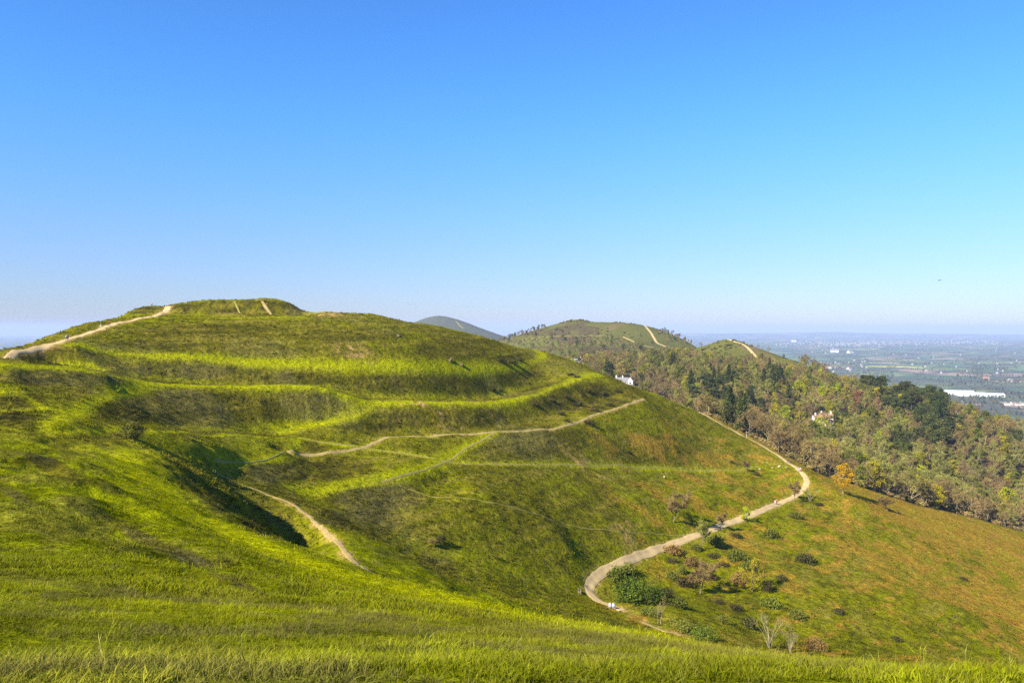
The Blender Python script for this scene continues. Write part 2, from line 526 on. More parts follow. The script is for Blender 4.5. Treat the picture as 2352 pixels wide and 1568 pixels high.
# bring the coarse grid up to the full one
fr = np.interp(np.log(rows), np.log(rc), np.arange(len(rc)))
fc = np.interp(cols, cc, np.arange(len(cc)))


def bil(Z, r, c):
    r = np.clip(r, 0, Z.shape[0] - 1.001)
    c = np.clip(c, 0, Z.shape[1] - 1.001)
    r0, c0 = r.astype(int), c.astype(int)
    a, b = r - r0, c - c0
    return (Z[r0, c0] * (1 - a) * (1 - b) + Z[r0 + 1, c0] * a * (1 - b) + Z[r0, c0 + 1] * (1 - a) * b + Z[r0 + 1, c0 + 1] * a * b)


GX = cols[None, :] * rows[:, None]
GY = np.repeat(rows[:, None], NC, 1) - APEX
GZ = bil(Zc, np.repeat(fr[:, None], NC, 1), np.repeat(fc[None, :], NR, 0))

# ------------------------------------------------------------------ what grows where, plus shade painted on banks and hollows (worked out on the ground, in metres)
def world_line(name, step=0.02):
    return np.array([P(*p)[:2] for p in densify(L[name], step)])


def dist_line(x, y, pts):
    best = np.full(x.shape, 1e9)
    for (x0, y0), (x1, y1) in zip(pts[:-1], pts[1:]):
        dx, dy = x1 - x0, y1 - y0
        t = np.clip(((x - x0) * dx + (y - y0) * dy) / (dx * dx + dy * dy + 1e-9), 0, 1)
        best = np.minimum(best, (x - x0 - t * dx) ** 2 + (y - y0 - t * dy) ** 2)
    return np.sqrt(best)


def coarse(name_list, step=0.06):
    return [world_line(n, step) for n in name_list]


def blob(x, y, u, v, D, ru, rd):
    """soft patch on the ground round the spot seen at (u, v), half width ru px, half length rd metres"""
    px, py, _ = P(u, v, D)
    return np.exp(-(((x - px) / (ru * D / FPX)) ** 2 + ((y - py) / rd) ** 2))


def masks(x, y):
    m = {}
    nz = fbm(x / 9, y / 9, 3, 4)
    nb = fbm(x / 38, y / 38, 9, 3)
    far = sstep(118, 150, y + 0.25 * np.minimum(x, 0))
    lush = np.zeros_like(x)
    vn = fbm(x / 4.0, y / 4.0, 15, 3)
    for nm, w, s in (('terrace_one', 2.6, 1.15), ('terrace_two', 2.6, 1.15), ('terrace_two_low', 2.6, 1.0), ('terrace_three', 2.8, 1.15), ('foot_ridge', 2.0, 0.5), ('foot_one', 2.2, 0.5), ('foot_two', 2.5, 0.5), ('line_six', 2.4, 0.9), ('spur_crest', 2.6, 0.8),
                     ('line_five', 1.3, 0.7), ('crest_path', 3.6, 1.1), ('trail_four', 1.6, 0.45), ('basin', 7.0, 0.6), ('shrub_dip', 5.0, 0.5), ('bank_left_low', 5, 0.5), ('valley', 4, 0.35), ('bank_path', 1.6, 0.5), ('gravel_path', 4.0, 0.35), ('left_skyline', 4.0, 0.3), ('citadel_front', 4.0, 0.75), ('skyline', 4.0, 0.4)):
        off = 1 - (2.2 if nm in ('terrace_one', 'terrace_two', 'terrace_three', 'line_six') else 0.0) / np.maximum(np.hypot(x, y), 30)
        dl = dist_line(x * off, y * off, world_line(nm, 0.05))
        lush = np.maximum(lush, s * (0.55 + 0.75 * vn) * np.exp(-(dl / (w * (0.3 + 1.2 * nz))) ** 2))
    m['lush'] = lush
    trod = np.zeros_like(x)
    for nm, w in (('crest_path', 1.3), ('terrace_one', 1.0), ('terrace_two', 1.0), ('terrace_three', 1.2), ('terrace_two_low', 1.0), ('line_six', 1.1), ('spur_crest', 1.0), ('line_five', 0.7), ('skyline', 0.8), ('bank_left_low', 1.0), ('foot_ridge', 0.8), ('crest_edge', 0.8)):
        off = 1 - (1.2 if nm.startswith('terrace') else 0.0) / np.maximum(np.hypot(x, y), 30)
        trod = np.maximum(trod, np.exp(-(dist_line(x * off, y * off, world_line(nm, 0.05)) / (w * (0.5 + 1.0 * vn))) ** 2))
    m['trod'] = trod * (0.45 + 0.9 * nz)
    u = CU + FPX * x / np.maximum(y, 1)
    hill = far * sstep(1560, 1380, u) * sstep(420, 380, y)
    m['heath_shade'] = np.clip(hill * (0.25 + 1.1 * sstep(0.35, 0.62, nz * 0.55 + nb * 0.45)), 0, 1)
    hb = 0
    for b in ((1050, 1350, 100, 120, 14), (740, 1185, 120, 60, 25)):
        pass
    flank = sstep(30, 75, x - 0.12 * (y - 200)) * sstep(120, 160, y) * sstep(410, 385, y)
    st = fbm((x * 0.80 + y * 0.60) / 5.5, (-x * 0.60 + y * 0.80) / 2.6, 31, 4)
    up = sstep(85, 150, x - 0.10 * (y - 200))
    m['bracken'] = flank * sstep(0.56, 0.70, st * 0.8 + nb * 0.2 + 0.10 * up) * (1 - 0.8 * lush)
    bowl = sstep(30, 80, x) * sstep(200, 235, y) * sstep(60, 20, x - 100 - (y - 220))
    st2 = fbm(x / 6.0, y / 7.0, 37, 4)
    m['bracken'] = np.maximum(m['bracken'], 0.95 * np.exp(-(dist_line(x, y, world_line('gravel_path', 0.05)[:14]) / 4.5) ** 2) * sstep(176, 168, y) * sstep(0.38, 0.55, st))
    m['bracken'] = np.maximum(m['bracken'], 0.75 * sstep(0.55, 0.66, st2) * sstep(15, 45, x) * sstep(185, 215, y) * sstep(335, 300, y) * (1 - lush))
    m['straw'] = np.clip(flank * up * 0.95 * sstep(0.32, 0.62, nb * 0.6 + nz * 0.4), 0, 1)
    fe = dist_line(x, y, world_line('field_edge', 0.06))
    m['straw'] = np.maximum(m['straw'], 0.85 * np.exp(-(fe / 5) ** 2) * sstep(330, 345, y + 0.25 * np.maximum(0, 130 - x)) * sstep(170, 140, x))
    soil = blob(x, y, 745, 743, 293, 42, 5.5) * 1.2 * sstep(0.42, 0.54, fbm(x / 2.2, y / 2.6, 51, 4))
    soil = np.maximum(soil, blob(x, y, 812, 826, 256, 34, 4) * 1.1 * sstep(0.45, 0.56, fbm(x / 2, y / 2.2, 53, 4)))
    soil = np.maximum(soil, blob(x, y, 975, 945, 236, 60, 8) * sstep(0.60, 0.66, fbm(x / 1.6, y / 1.8, 57, 4)))
    soil = np.maximum(soil, 0.8 * blob(x, y, 1090, 885, 255, 50, 5) * sstep(0.54, 0.64, fbm(x / 1.8, y / 1.8, 59, 4)))
    for uu, vv, DD in ((1360, 1170, 246), (1430, 1240, 216), (1330, 1125, 246)):
        soil = np.maximum(soil, 0.7 * blob(x, y, uu, vv, DD, 30, 7) * sstep(0.5, 0.62, fbm(x / 2.5, y / 2.5, 61, 4)))
    for nm, w in (('gravel_path', 1.5), ('ridge_path', 1.8), ('trail_four', 0.7), ('bank_path', 0.7)):
        dl = dist_line(x, y, world_line(nm, 0.05))
        soil = np.maximum(soil, 0.7 * np.exp(-(dl / (w * (0.5 + 1.2 * vn))) ** 4) * sstep(0.40, 0.58, fbm(x / 1.4, y / 1.4, 67, 3)))
    m['soil'] = soil
    wood = sstep(-2, 4, y - np.interp(x, world_line('field_edge')[:, 0], world_line('field_edge')[:, 1])) * sstep(60, 80, x) * sstep(330, 336, y)
    m['wood'] = np.maximum(wood * sstep(900, 820, y), sstep(470, 520, y) * sstep(840, 780, y))
    m['farhill'] = sstep(820, 900, y)
    # rough mown-short shoulder where we stand
    m['near'] = sstep(130, 100, y - 0.2 * np.minimum(x, 0))
    m['nz'], m['nb'] = nz, nb
    return m


G_LUSH, G_MID, G_HEATH_SHADE, G_BRACK = (0.222, 0.226, 0.001), (0.144, 0.144, 0.002), (0.092, 0.078, 0.006), (0.270, 0.155, 0.018)
G_STRAW, G_SOIL, G_WOOD, G_DARK, G_FAR = (0.250, 0.178, 0.014), (0.36, 0.22, 0.075), (0.075, 0.055, 0.028), (0.050, 0.052, 0.003), (0.098, 0.096, 0.022)


FACES = [(120, 816, 100, 20, 1.15), (140, 868, 155, 17, 1.15), (40, 918, 62, 18, 1.15), (20, 962, 60, 16, 1.3), (340, 797, 130, 16, .85), (440, 852, 150, 18, 1.05), (640, 868, 140, 15, 1.05), (300, 945, 90, 28, 1), (460, 940, 150, 40, .85), (680, 935, 120, 34, .8),  # rampart faces darkened: heath, plus bank and hollow shadow painted into the colour
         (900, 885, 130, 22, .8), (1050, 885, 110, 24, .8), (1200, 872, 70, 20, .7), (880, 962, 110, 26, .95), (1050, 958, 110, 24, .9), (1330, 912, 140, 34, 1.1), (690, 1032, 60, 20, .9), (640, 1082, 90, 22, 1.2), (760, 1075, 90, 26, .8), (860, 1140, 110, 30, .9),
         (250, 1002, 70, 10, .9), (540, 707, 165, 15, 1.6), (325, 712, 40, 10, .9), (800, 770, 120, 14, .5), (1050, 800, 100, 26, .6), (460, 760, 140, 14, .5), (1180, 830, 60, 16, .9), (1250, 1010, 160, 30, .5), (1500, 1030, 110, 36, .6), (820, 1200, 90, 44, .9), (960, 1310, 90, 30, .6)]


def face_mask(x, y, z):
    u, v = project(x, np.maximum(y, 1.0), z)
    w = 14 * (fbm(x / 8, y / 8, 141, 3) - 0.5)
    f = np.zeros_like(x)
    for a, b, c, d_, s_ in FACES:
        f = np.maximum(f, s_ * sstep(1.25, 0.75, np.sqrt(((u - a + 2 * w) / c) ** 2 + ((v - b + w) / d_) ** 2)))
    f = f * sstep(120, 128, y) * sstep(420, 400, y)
    for a, b, c, d_, s_ in ((130, 1078, 75, 20, 1.1), (330, 1235, 65, 18, 1.0), (430, 1277, 65, 18, 1.0), (40, 1140, 40, 12, .7), (200, 1168, 60, 12, .6), (560, 1350, 80, 10, .7), (470, 1140, 70, 44, 1.0), (600, 1215, 60, 20, .9), (230, 1022, 60, 8, .8), (250, 1120, 40, 14, .5)):  # near patches: dark tufts, plus painted shade of hollows and the ditch flank
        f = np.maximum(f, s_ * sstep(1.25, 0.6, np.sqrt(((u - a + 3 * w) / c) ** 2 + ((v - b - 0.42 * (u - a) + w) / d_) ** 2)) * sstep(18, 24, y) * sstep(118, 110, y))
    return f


def albedo(x, y, m, z=None):
    def lerp(c, col, f):
        return c + (np.array(col) - c) * np.clip(f, 0, 1)[..., None]
    nz, nb = m['nz'], m['nb']
    c = np.zeros(x.shape + (3,)) + np.array(G_MID)
    fine = fbm(x / 2.1, y / 2.1, 71, 3)
    c = lerp(c, (0.150, 0.163, 0.002), m['near'] * (0.45 + 0.8 * sstep(0.38, 0.62, nz)))
    c = lerp(c, G_DARK, 0.45 * m['near'] * sstep(0.55, 0.68, fbm(x / 5, y / 5, 81, 4)))
    c = lerp(c, (0.140, 0.118, 0.020), 0.5 * m['near'] * sstep(0.50, 0.64, fbm(x / 3.1, y / 4.5, 85, 4)))
    c = lerp(c, (0.150, 0.130, 0.012), (1 - m['near']) * 0.6 * sstep(0.45, 0.65, nb))
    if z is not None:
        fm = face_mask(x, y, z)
        m['heath_shade'] = np.clip(m['heath_shade'] * 0.7 + fm, 0, 1)  # face heath and painted bank shade join the hill heath
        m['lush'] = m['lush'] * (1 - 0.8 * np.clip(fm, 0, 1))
    c = lerp(c, G_HEATH_SHADE, 0.88 * m['heath_shade'])
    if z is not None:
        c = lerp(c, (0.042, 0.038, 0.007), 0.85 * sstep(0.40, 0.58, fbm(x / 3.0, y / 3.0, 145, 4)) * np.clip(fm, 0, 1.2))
    c = lerp(c, (0.135, 0.115, 0.035), 0.5 * m['heath_shade'] * sstep(0.56, 0.66, fbm(x / 24, y / 24, 91, 3)))
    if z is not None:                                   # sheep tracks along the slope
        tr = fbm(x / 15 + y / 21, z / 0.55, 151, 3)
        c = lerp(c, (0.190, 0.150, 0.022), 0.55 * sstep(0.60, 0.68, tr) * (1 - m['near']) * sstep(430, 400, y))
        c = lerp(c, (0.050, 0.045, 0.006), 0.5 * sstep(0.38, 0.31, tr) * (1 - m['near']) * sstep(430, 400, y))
    c = lerp(c, G_DARK, 0.5 * sstep(0.58, 0.70, fine) * (1 - m['lush']))
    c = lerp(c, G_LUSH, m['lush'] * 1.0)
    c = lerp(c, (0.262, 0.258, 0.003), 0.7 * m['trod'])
    c = lerp(c, G_STRAW, m['straw'])
    c = lerp(c, G_BRACK, 0.85 * m['bracken'])
    c = lerp(c, G_WOOD, m['wood'])
    f = m['farhill']
    c = lerp(c, G_FAR, f)
    c = lerp(c, (0.075, 0.055, 0.030), f * 0.8 * sstep(0.57, 0.64, fbm(x / 60, y / 90, 193, 4)))
    c = lerp(c, (0.15, 0.10, 0.05), f * 0.6 * sstep(0.62, 0.68, fbm(x / 45, y / 70, 197, 4)))
    c = lerp(c, (0.068, 0.072, 0.046), sstep(2600, 3200, y) * 0.8)
    c = lerp(c, G_SOIL, m['soil'])
    return c * (0.88 + 0.38 * fbm(x / 0.9, y / 0.9, 101, 3))[..., None]


M = masks(GX, GY)
smooth = np.clip(M['lush'] * 1.2, 0, 1)
relief = (fbm(GX / 13, GY / 13, 201, 3) - 0.5) * 1.1 * sstep(20, 90, GY) + (fbm(GX / 8, GY / 8, 203, 3) - 0.5) * 1.5 * sstep(22, 45, GY) * sstep(150, 110, GY) * (1 - 0.8 * smooth) \
    + (fbm(GX / 3.2, GY / 3.2, 205, 3) - 0.5) * 0.85 * sstep(14, 60, GY) * (1 - 0.75 * smooth) \
    + (fbm(GX / 0.9, GY / 0.9, 209, 2) - 0.5) * 0.22 * (1 - 0.5 * smooth) * sstep(300, 120, GY) * (0.2 + 0.8 * sstep(10, 40, GY))
relief = relief * (1 - 0.6 * sstep(400, 480, GY)) + (fbm(GX / 70, GY / 70, 213, 4) - 0.5) * 3.5 * sstep(800, 1100, GY)
GZ = GZ + relief
# slumps and old quarry scoops in the near shoulder
for pts, wd, dp in (([(240, 1185, 42), (340, 1243, 35), (470, 1302, 30)], 2.2, 0.85), ([(60, 1066, 68), (130, 1080, 65), (210, 1097, 61)], 2.8, 1.1), ([(-60, 1185, 37), (60, 1205, 33)], 1.8, 0.6), ([(140, 1015, 104), (240, 1022, 100)], 3.0, 1.0), ([(440, 1325, 24), (620, 1362, 22)], 1.1, 0.3), ([(200, 1125, 52), (290, 1160, 46)], 1.8, 0.6)):
    dl = dist_line(GX, GY, np.array([P(*p)[:2] for p in pts]))
    GZ = GZ - dp * (0.5 + fbm(GX / 2.5, GY / 2.5, 221, 3)) * np.exp(-(dl / wd) ** 2)
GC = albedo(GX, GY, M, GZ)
BASE_Z = GZ


def ground(x, y):
    x, y = np.atleast_1d(np.asarray(x, float)), np.atleast_1d(np.asarray(y, float))
    r = np.interp(np.log(np.maximum(y + APEX, 4.0)), np.log(rows), np.arange(NR))
    c = (x / np.maximum(y + APEX, 4.0) + T0) / (2 * T0) * (NC - 1)
    return bil(GZ, r, c)


def gz(x, y):
    return float(ground(x, y)[0])


def sheet(name, X, Y, Z, C, mat):
    nr, nc = X.shape
    me = bpy.data.meshes.new(name)
    me.vertices.add(nr * nc)
    me.vertices.foreach_set("co", np.stack([X, Y, Z], -1).astype(np.float32).ravel())
    i = np.arange(nr * nc).reshape(nr, nc)
    q = np.stack([i[:-1, :-1], i[:-1, 1:], i[1:, 1:], i[1:, :-1]], -1).reshape(-1, 4)
    me.loops.add(q.size)
    me.loops.foreach_set("vertex_index", q.ravel().astype(np.int32))
    me.polygons.add(len(q))
    me.polygons.foreach_set("loop_start", np.arange(0, q.size, 4, dtype=np.int32))
    me.polygons.foreach_set("use_smooth", np.ones(len(q), bool))
    if C is not None:
        at = me.attributes.new("tint", 'FLOAT_COLOR', 'POINT')
        at.data.foreach_set("color", np.concatenate([C, np.ones(C.shape[:2] + (1,))], -1).astype(np.float32).ravel())
    me.update(calc_edges=True)
    me.materials.append(mat)
    return link(name, me)


gm, gt, gb = nmat("turf")
ga = gt.nodes.new("ShaderNodeAttribute")
ga.attribute_name = "tint"
geo = gt.nodes.new("ShaderNodeNewGeometry")
n1 = noise(gt, geo.outputs["Position"], 0.9, 6, 0.65)
n2 = noise(gt, geo.outputs["Position"], 4.5, 5, 0.7)
c1 = mixc(gt, 1.0, ga.outputs["Color"], rampf(gt, n1, [(0.32, 0.58), (0.5, 1.0), (0.68, 1.40)]), 'MULTIPLY')
c1 = mixc(gt, 1.0, c1, rampf(gt, n2, [(0.32, 0.66), (0.68, 1.34)]), 'MULTIPLY')
gt.links.new(c1, gb.inputs["Base Color"])
gb.inputs["Roughness"].default_value = 0.95
gb.inputs["Specular IOR Level"].default_value = 0.0
bp = gt.nodes.new("ShaderNodeBump")
bp.inputs["Strength"].default_value = 1.0
bp.inputs["Distance"].default_value = 0.9
bp2 = gt.nodes.new("ShaderNodeBump")
bp2.inputs["Strength"].default_value = 0.6
bp2.inputs["Distance"].default_value = 0.12
gt.links.new(n1, bp.inputs["Height"])
gt.links.new(n2, bp2.inputs["Height"])
gt.links.new(bp.outputs[0], bp2.inputs["Normal"])
gt.links.new(bp2.outputs[0], gb.inputs["Normal"])
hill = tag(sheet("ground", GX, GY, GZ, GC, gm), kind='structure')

# ------------------------------------------------------------------ the plain and the far hills on its horizon
pr = np.exp(np.linspace(math.log(1300), math.log(42000), 300))
pt_ = np.linspace(-1.0, 1.0, 300)
PX, PY = pt_[None, :] * pr[:, None], np.repeat(pr[:, None], len(pt_), 1)
PU = CU + FPX * pt_[None, :] + 0 * PY
vs = np.interp(PU, [-600, 0, 90, 1400, 1548, 1660, 1823, 1914, 2006, 2225, 2290, 2352, 3000], [781, 779, 779, 768, 765, 766, 764.5, 762, 765, 767, 769, 767, 764])
vs = vs + 1.2 * (fbm(PU / 60, PU * 0, 301, 3) - 0.5)
zt = -(vs - 752.0) / FPX * 26000
PZ = -290 + 14 * (fbm(PX / 900, PY / 900, 303, 3) - 0.5)
bump = np.exp(-((np.log(PY / 26000)) / 0.13) ** 2)
PZ = PZ + bump * (zt + 290)
PZ = PZ - 260 * sstep(28000, 42000, PY)
pm, pt, pb = nmat("plain_fields")
pgeo = pt.nodes.new("ShaderNodeNewGeometry")
warp = pt.nodes.new("ShaderNodeTexNoise")
warp.inputs["Scale"].default_value = 0.002
pt.links.new(pgeo.outputs["Position"], warp.inputs["Vector"])
wm = pt.nodes.new("ShaderNodeVectorMath")
wm.operation = 'MULTIPLY_ADD'
wm.inputs[1].default_value = (260, 260, 0)
pt.links.new(warp.outputs["Color"], wm.inputs[0])
pt.links.new(pgeo.outputs["Position"], wm.inputs[2])
vo = pt.nodes.new("ShaderNodeTexVoronoi")
vo.voronoi_dimensions = '2D'
vo.inputs["Scale"].default_value = 1 / 330
pt.links.new(wm.outputs[0], vo.inputs["Vector"])
sx = pt.nodes.new("ShaderNodeSeparateColor")
pt.links.new(vo.outputs["Color"], sx.inputs[0])
fcol = rampf(pt, sx.outputs[0], [(0.0, (0.060, 0.125, 0.045)), (0.30, (0.115, 0.165, 0.055)), (0.50, (0.090, 0.105, 0.05)), (0.66, (0.14, 0.18, 0.05)), (0.82, (0.27, 0.19, 0.13)), (0.93, (0.32, 0.24, 0.16)), (0.97, (0.50, 0.45, 0.05))])
fcol.node.color_ramp.interpolation = 'CONSTANT'
wn = noise(pt, pgeo.outputs["Position"], 0.0028, 6, 0.6)
wf = rampf(pt, wn, [(0.47, 0.0), (0.55, 1.0)])
fc2 = mixc(pt, wf, fcol, (0.065, 0.070, 0.042))
wn2 = noise(pt, pgeo.outputs["Position"], 0.02, 4, 0.6)
fc2 = mixc(pt, 1.0, fc2, rampf(pt, wn2, [(0.3, 0.6), (0.7, 1.35)]), 'MULTIPLY')
pt.links.new(fc2, pb.inputs["Base Color"])
pb.inputs["Roughness"].default_value = 0.95
pb.inputs["Specular IOR Level"].default_value = 0.02
plain = tag(sheet("plain", PX, PY, PZ, None, pm), kind='structure')


def plain_z(x, y):
    t = x / y
    r = (math.log(y) - math.log(1300)) / (math.log(42000) - math.log(1300)) * 299
    c = (t + 1) / 2 * 299
    return float(bil(PZ, np.array([r]), np.array([c]))[0])
# ------------------------------------------------------------------ paths: strips laid along the ground
def hit(u, v, lo=3.0, hi=6000.0, near=None):
    """where the sight line through (u, v) meets the ground (nearest crossing to 'near' when given)"""
    x, y, z = P(u, v, 1.0)
    if near:
        lo, hi = near * 0.8, near * 1.25
    ys = np.exp(np.linspace(math.log(lo), math.log(hi), 900))
    f = z * ys - ground(x * ys, ys)
    k = np.nonzero((f[:-1] > 0) & (f[1:] <= 0))[0]
    if len(k) == 0:
        k = np.array([int(np.argmin(np.abs(f[:-1])))]) if near else np.array([len(ys) - 2])
    if near:
        k = k[np.argmin(np.abs(np.log(ys[k] / near)))]
    else:
        k = k[0]
    a, b = f[k], f[k + 1]
    D = ys[k] + (ys[k + 1] - ys[k]) * (a / (a - b) if abs(a - b) > 1e-9 and a * b <= 0 else 0)
    return float(x * D), float(D), gz(x * D, D)


def strip_path(name, xy, width, mat, lift=0.05, wob=0.25, step=0.8, level=0.15):
    xy = [np.array(p, float) for p in xy]
    pts = []
    for i in range(len(xy) - 1):                       # Catmull-Rom through the surveyed points
        p0, p1, p2, p3 = xy[max(i - 1, 0)], xy[i], xy[i + 1], xy[min(i + 2, len(xy) - 1)]
        n = max(2, int(np.linalg.norm(p2 - p1) / step))
        for k in range(n):
            t = k / n
            pts.append(0.5 * ((2 * p1) + (-p0 + p2) * t + (2 * p0 - 5 * p1 + 4 * p2 - p3) * t * t + (-p0 + 3 * p1 - 3 * p2 + p3) * t ** 3))
    pts.append(xy[-1])
    pts = np.array(pts)
    tg = np.gradient(pts, axis=0)
    tg /= np.linalg.norm(tg, axis=1)[:, None] + 1e-9
    nr = np.stack([-tg[:, 1], tg[:, 0]], 1)
    s = np.arange(len(pts)) * step
    wl = width / 2 * (1 + wob * 2 * (fbm(s / 3, s * 0 + 1, 401, 3) - 0.5))
    wr = width / 2 * (1 + wob * 2 * (fbm(s / 3, s * 0 + 7, 403, 3) - 0.5))
    ac = np.array([-1.0, -0.7, -0.35, 0, 0.35, 0.7, 1.0])
    X, Y = [], []
    for a in ac:
        w = np.where(a < 0, wl, wr) * a
        X.append(pts[:, 0] + nr[:, 0] * w)
        Y.append(pts[:, 1] + nr[:, 1] * w)
    X, Y = np.array(X).T, np.array(Y).T
    Z = ground(X.ravel(), Y.ravel()).reshape(X.shape)
    mid = Z.mean(1, keepdims=True)
    k = np.ones(9) / 9
    base = np.convolve(np.pad(mid[:, 0], 4, mode='edge'), k, mode='valid')[:, None]
    Z = np.maximum(Z + lift, (1 - level) * (Z + lift) + level * (base + lift))        # a little levelled
    Z[:, 0] -= lift * 1.6
    Z[:, -1] -= lift * 1.6
    return tag(sheet(name, X, Y, Z, None, mat), kind='structure')


def gravel_mat(name, ca, cb, sc):
    m, t, b = nmat(name)
    g = t.nodes.new("ShaderNodeNewGeometry")
    a = noise(t, g.outputs["Position"], sc, 5, 0.65)
    c = mixc(t, rampf(t, a, [(0.35, 0), (0.65, 1)]), ca, cb)
    a2 = noise(t, g.outputs["Position"], 9.0, 3)
    c = mixc(t, 1.0, c, rampf(t, a2, [(0.3, 0.8), (0.7, 1.15)]), 'MULTIPLY')
    t.links.new(c, b.inputs["Base Color"])
    b.inputs["Roughness"].default_value = 0.95
    b.inputs["Specular IOR Level"].default_value = 0.05
    return m


M_GRAV = gravel_mat("pale_gravel", (0.42, 0.29, 0.125), (0.49, 0.355, 0.17), 0.7)
M_EARTH = gravel_mat("trodden_earth", (0.25, 0.175, 0.06), (0.34, 0.25, 0.10), 1.1)
M_TRAIL = gravel_mat("worn_turf_trail", (0.20, 0.17, 0.03), (0.26, 0.21, 0.06), 1.3)


def line_xy(name, a=0, b=None, tol=True):
    return [hit(u, v, near=D)[:2] for u, v, D in L[name][a:b]]


def pix_xy(pts):
    return [hit(u, v, near=D)[:2] for u, v, D in pts]


strip_path("gravel_path", [P(*p)[:2] for p in L['gravel_path'][3:]], 2.4, M_GRAV, 0.10, 0.22)
strip_path("hillside_trail", [P(*p)[:2] for p in L['gravel_path'][:3]], 1.1, M_EARTH, 0.08, 0.5)
strip_path("ridge_path", [P(*p)[:2] for p in L['ridge_path'][1:]], 2.2, M_GRAV, 0.10, 0.45, level=0.0)
strip_path("bank_path", [P(*p)[:2] for p in L['bank_path']], 0.85, M_EARTH, 0.05, 0.22, 0.5)
strip_path("hillside_trail", [P(*p)[:2] for p in L['trail_four']], 1.05, M_EARTH, 0.08, 0.4)
strip_path("hillside_trail", [P(*p)[:2] for p in L['line_five'][7:]], 0.55, M_TRAIL, 0.06, 0.5)
strip_path("hillside_trail", [P(*p)[:2] for p in L['line_six'][3:]], 0.7, M_TRAIL, 0.06, 0.5)
strip_path("hillside_trail", [P(*p)[:2] for p in L['spur_crest'][:4]], 0.5, M_TRAIL, 0.06, 0.5)
strip_path("hillside_trail", pix_xy([(895, 1106, 176), (945, 1125, 177), (1020, 1142, 186), (1110, 1151, 196), (1180, 1165, 203), (1260, 1190, 207), (1350, 1214, 220), (1440, 1222, 226), (1500, 1224, 228), (1590, 1228, 232)]), 0.26, M_TRAIL, 0.06, 0.5)
strip_path("mound_trail", pix_xy([(602, 692, 298), (612, 707, 293), (624, 722, 289)]), 1.0, M_EARTH, 0.06, 0.4, 0.5)
strip_path("mound_trail", pix_xy([(538, 692, 298), (545, 706, 293), (552, 720, 288)]), 0.5, M_TRAIL, 0.06, 0.4, 0.5)
far_paths = [
    ([(1672, 778.5, 945), (1685.5, 784, 932), (1703, 789, 920), (1716, 797, 905), (1727, 808, 890), (1738, 820, 872), (1749, 832, 850), (1758, 840, 835)], 3.6),
    ([(1657, 827.5, 850), (1694, 831, 840), (1727, 837, 835), (1753.5, 843, 826)], 2.0),
    ([(1479, 746.5, 1445), (1487.7, 755, 1410), (1496.5, 766, 1370), (1503, 777, 1320), (1509.7, 787, 1280), (1525, 794, 1240), (1538, 797, 1210)], 4.6),
    ([(1426, 771, 1370), (1452.5, 783, 1300), (1474.5, 793, 1240), (1500, 798, 1210)], 2.4),
    ([(1210, 778, 1440), (1290, 772, 1430), (1360, 771, 1420), (1400, 770, 1400)], 1.2),
    ([(1047.6, 737.6, 4330), (1055, 746, 4260), (1064, 754, 4200)], 9),
]
for pts, w in far_paths:
    strip_path("far_path", pix_xy(pts), w, M_GRAV if w > 2.2 and w < 8 else M_TRAIL, 0.35, 0.3, max(2.0, w / 3))
# ------------------------------------------------------------------ plants
M_BARK = simple_mat("grey_bark", (0.17, 0.135, 0.085), var=0.3, scale=1.5)
M_PALEBARK = simple_mat("pale_bark", (0.27, 0.225, 0.13), var=0.3, scale=1.5)
M_TWIG = plant_mat("brown_twigs", (0.200, 0.132, 0.052), (0.220, 0.160, 0.052), 0.1, 0.34)
M_TWIG_OLIVE = plant_mat("olive_budding_twigs", (0.235, 0.205, 0.052), (0.190, 0.190, 0.032), 0.15, 0.36)
M_PINE = plant_mat("dark_needles", (0.038, 0.056, 0.014), (0.080, 0.082, 0.020), 0.1, 0.35)
M_LIME = plant_mat("lime_new_leaves", (0.36, 0.37, 0.008), (0.30, 0.33, 0.010), 0.35, 0.2)
M_GREEN = plant_mat("mid_green_leaves", (0.120, 0.140, 0.016), (0.150, 0.145, 0.020), 0.25, 0.25)
M_RUST = plant_mat("copper_red_leaves", (0.25, 0.105, 0.055), (0.22, 0.11, 0.055), 0.2, 0.2)
M_GOLD = plant_mat("golden_young_leaves", (0.46, 0.27, 0.008), (0.44, 0.27, 0.010), 0.35, 0.15)
M_YELLOW = plant_mat("yellow_green_buds", (0.32, 0.26, 0.015), (0.28, 0.25, 0.02), 0.3, 0.2)
M_GORSE = plant_mat("dark_gorse", (0.066, 0.050, 0.014), (0.062, 0.064, 0.014), 0.1, 0.3)
M_FERN = plant_mat("dead_bracken", (0.25, 0.150, 0.040), (0.20, 0.125, 0.036), 0.15, 0.25)
M_HOLLY = plant_mat("glossy_green_leaves", (0.085, 0.125, 0.008), (0.100, 0.130, 0.010), 0.2, 0.2)


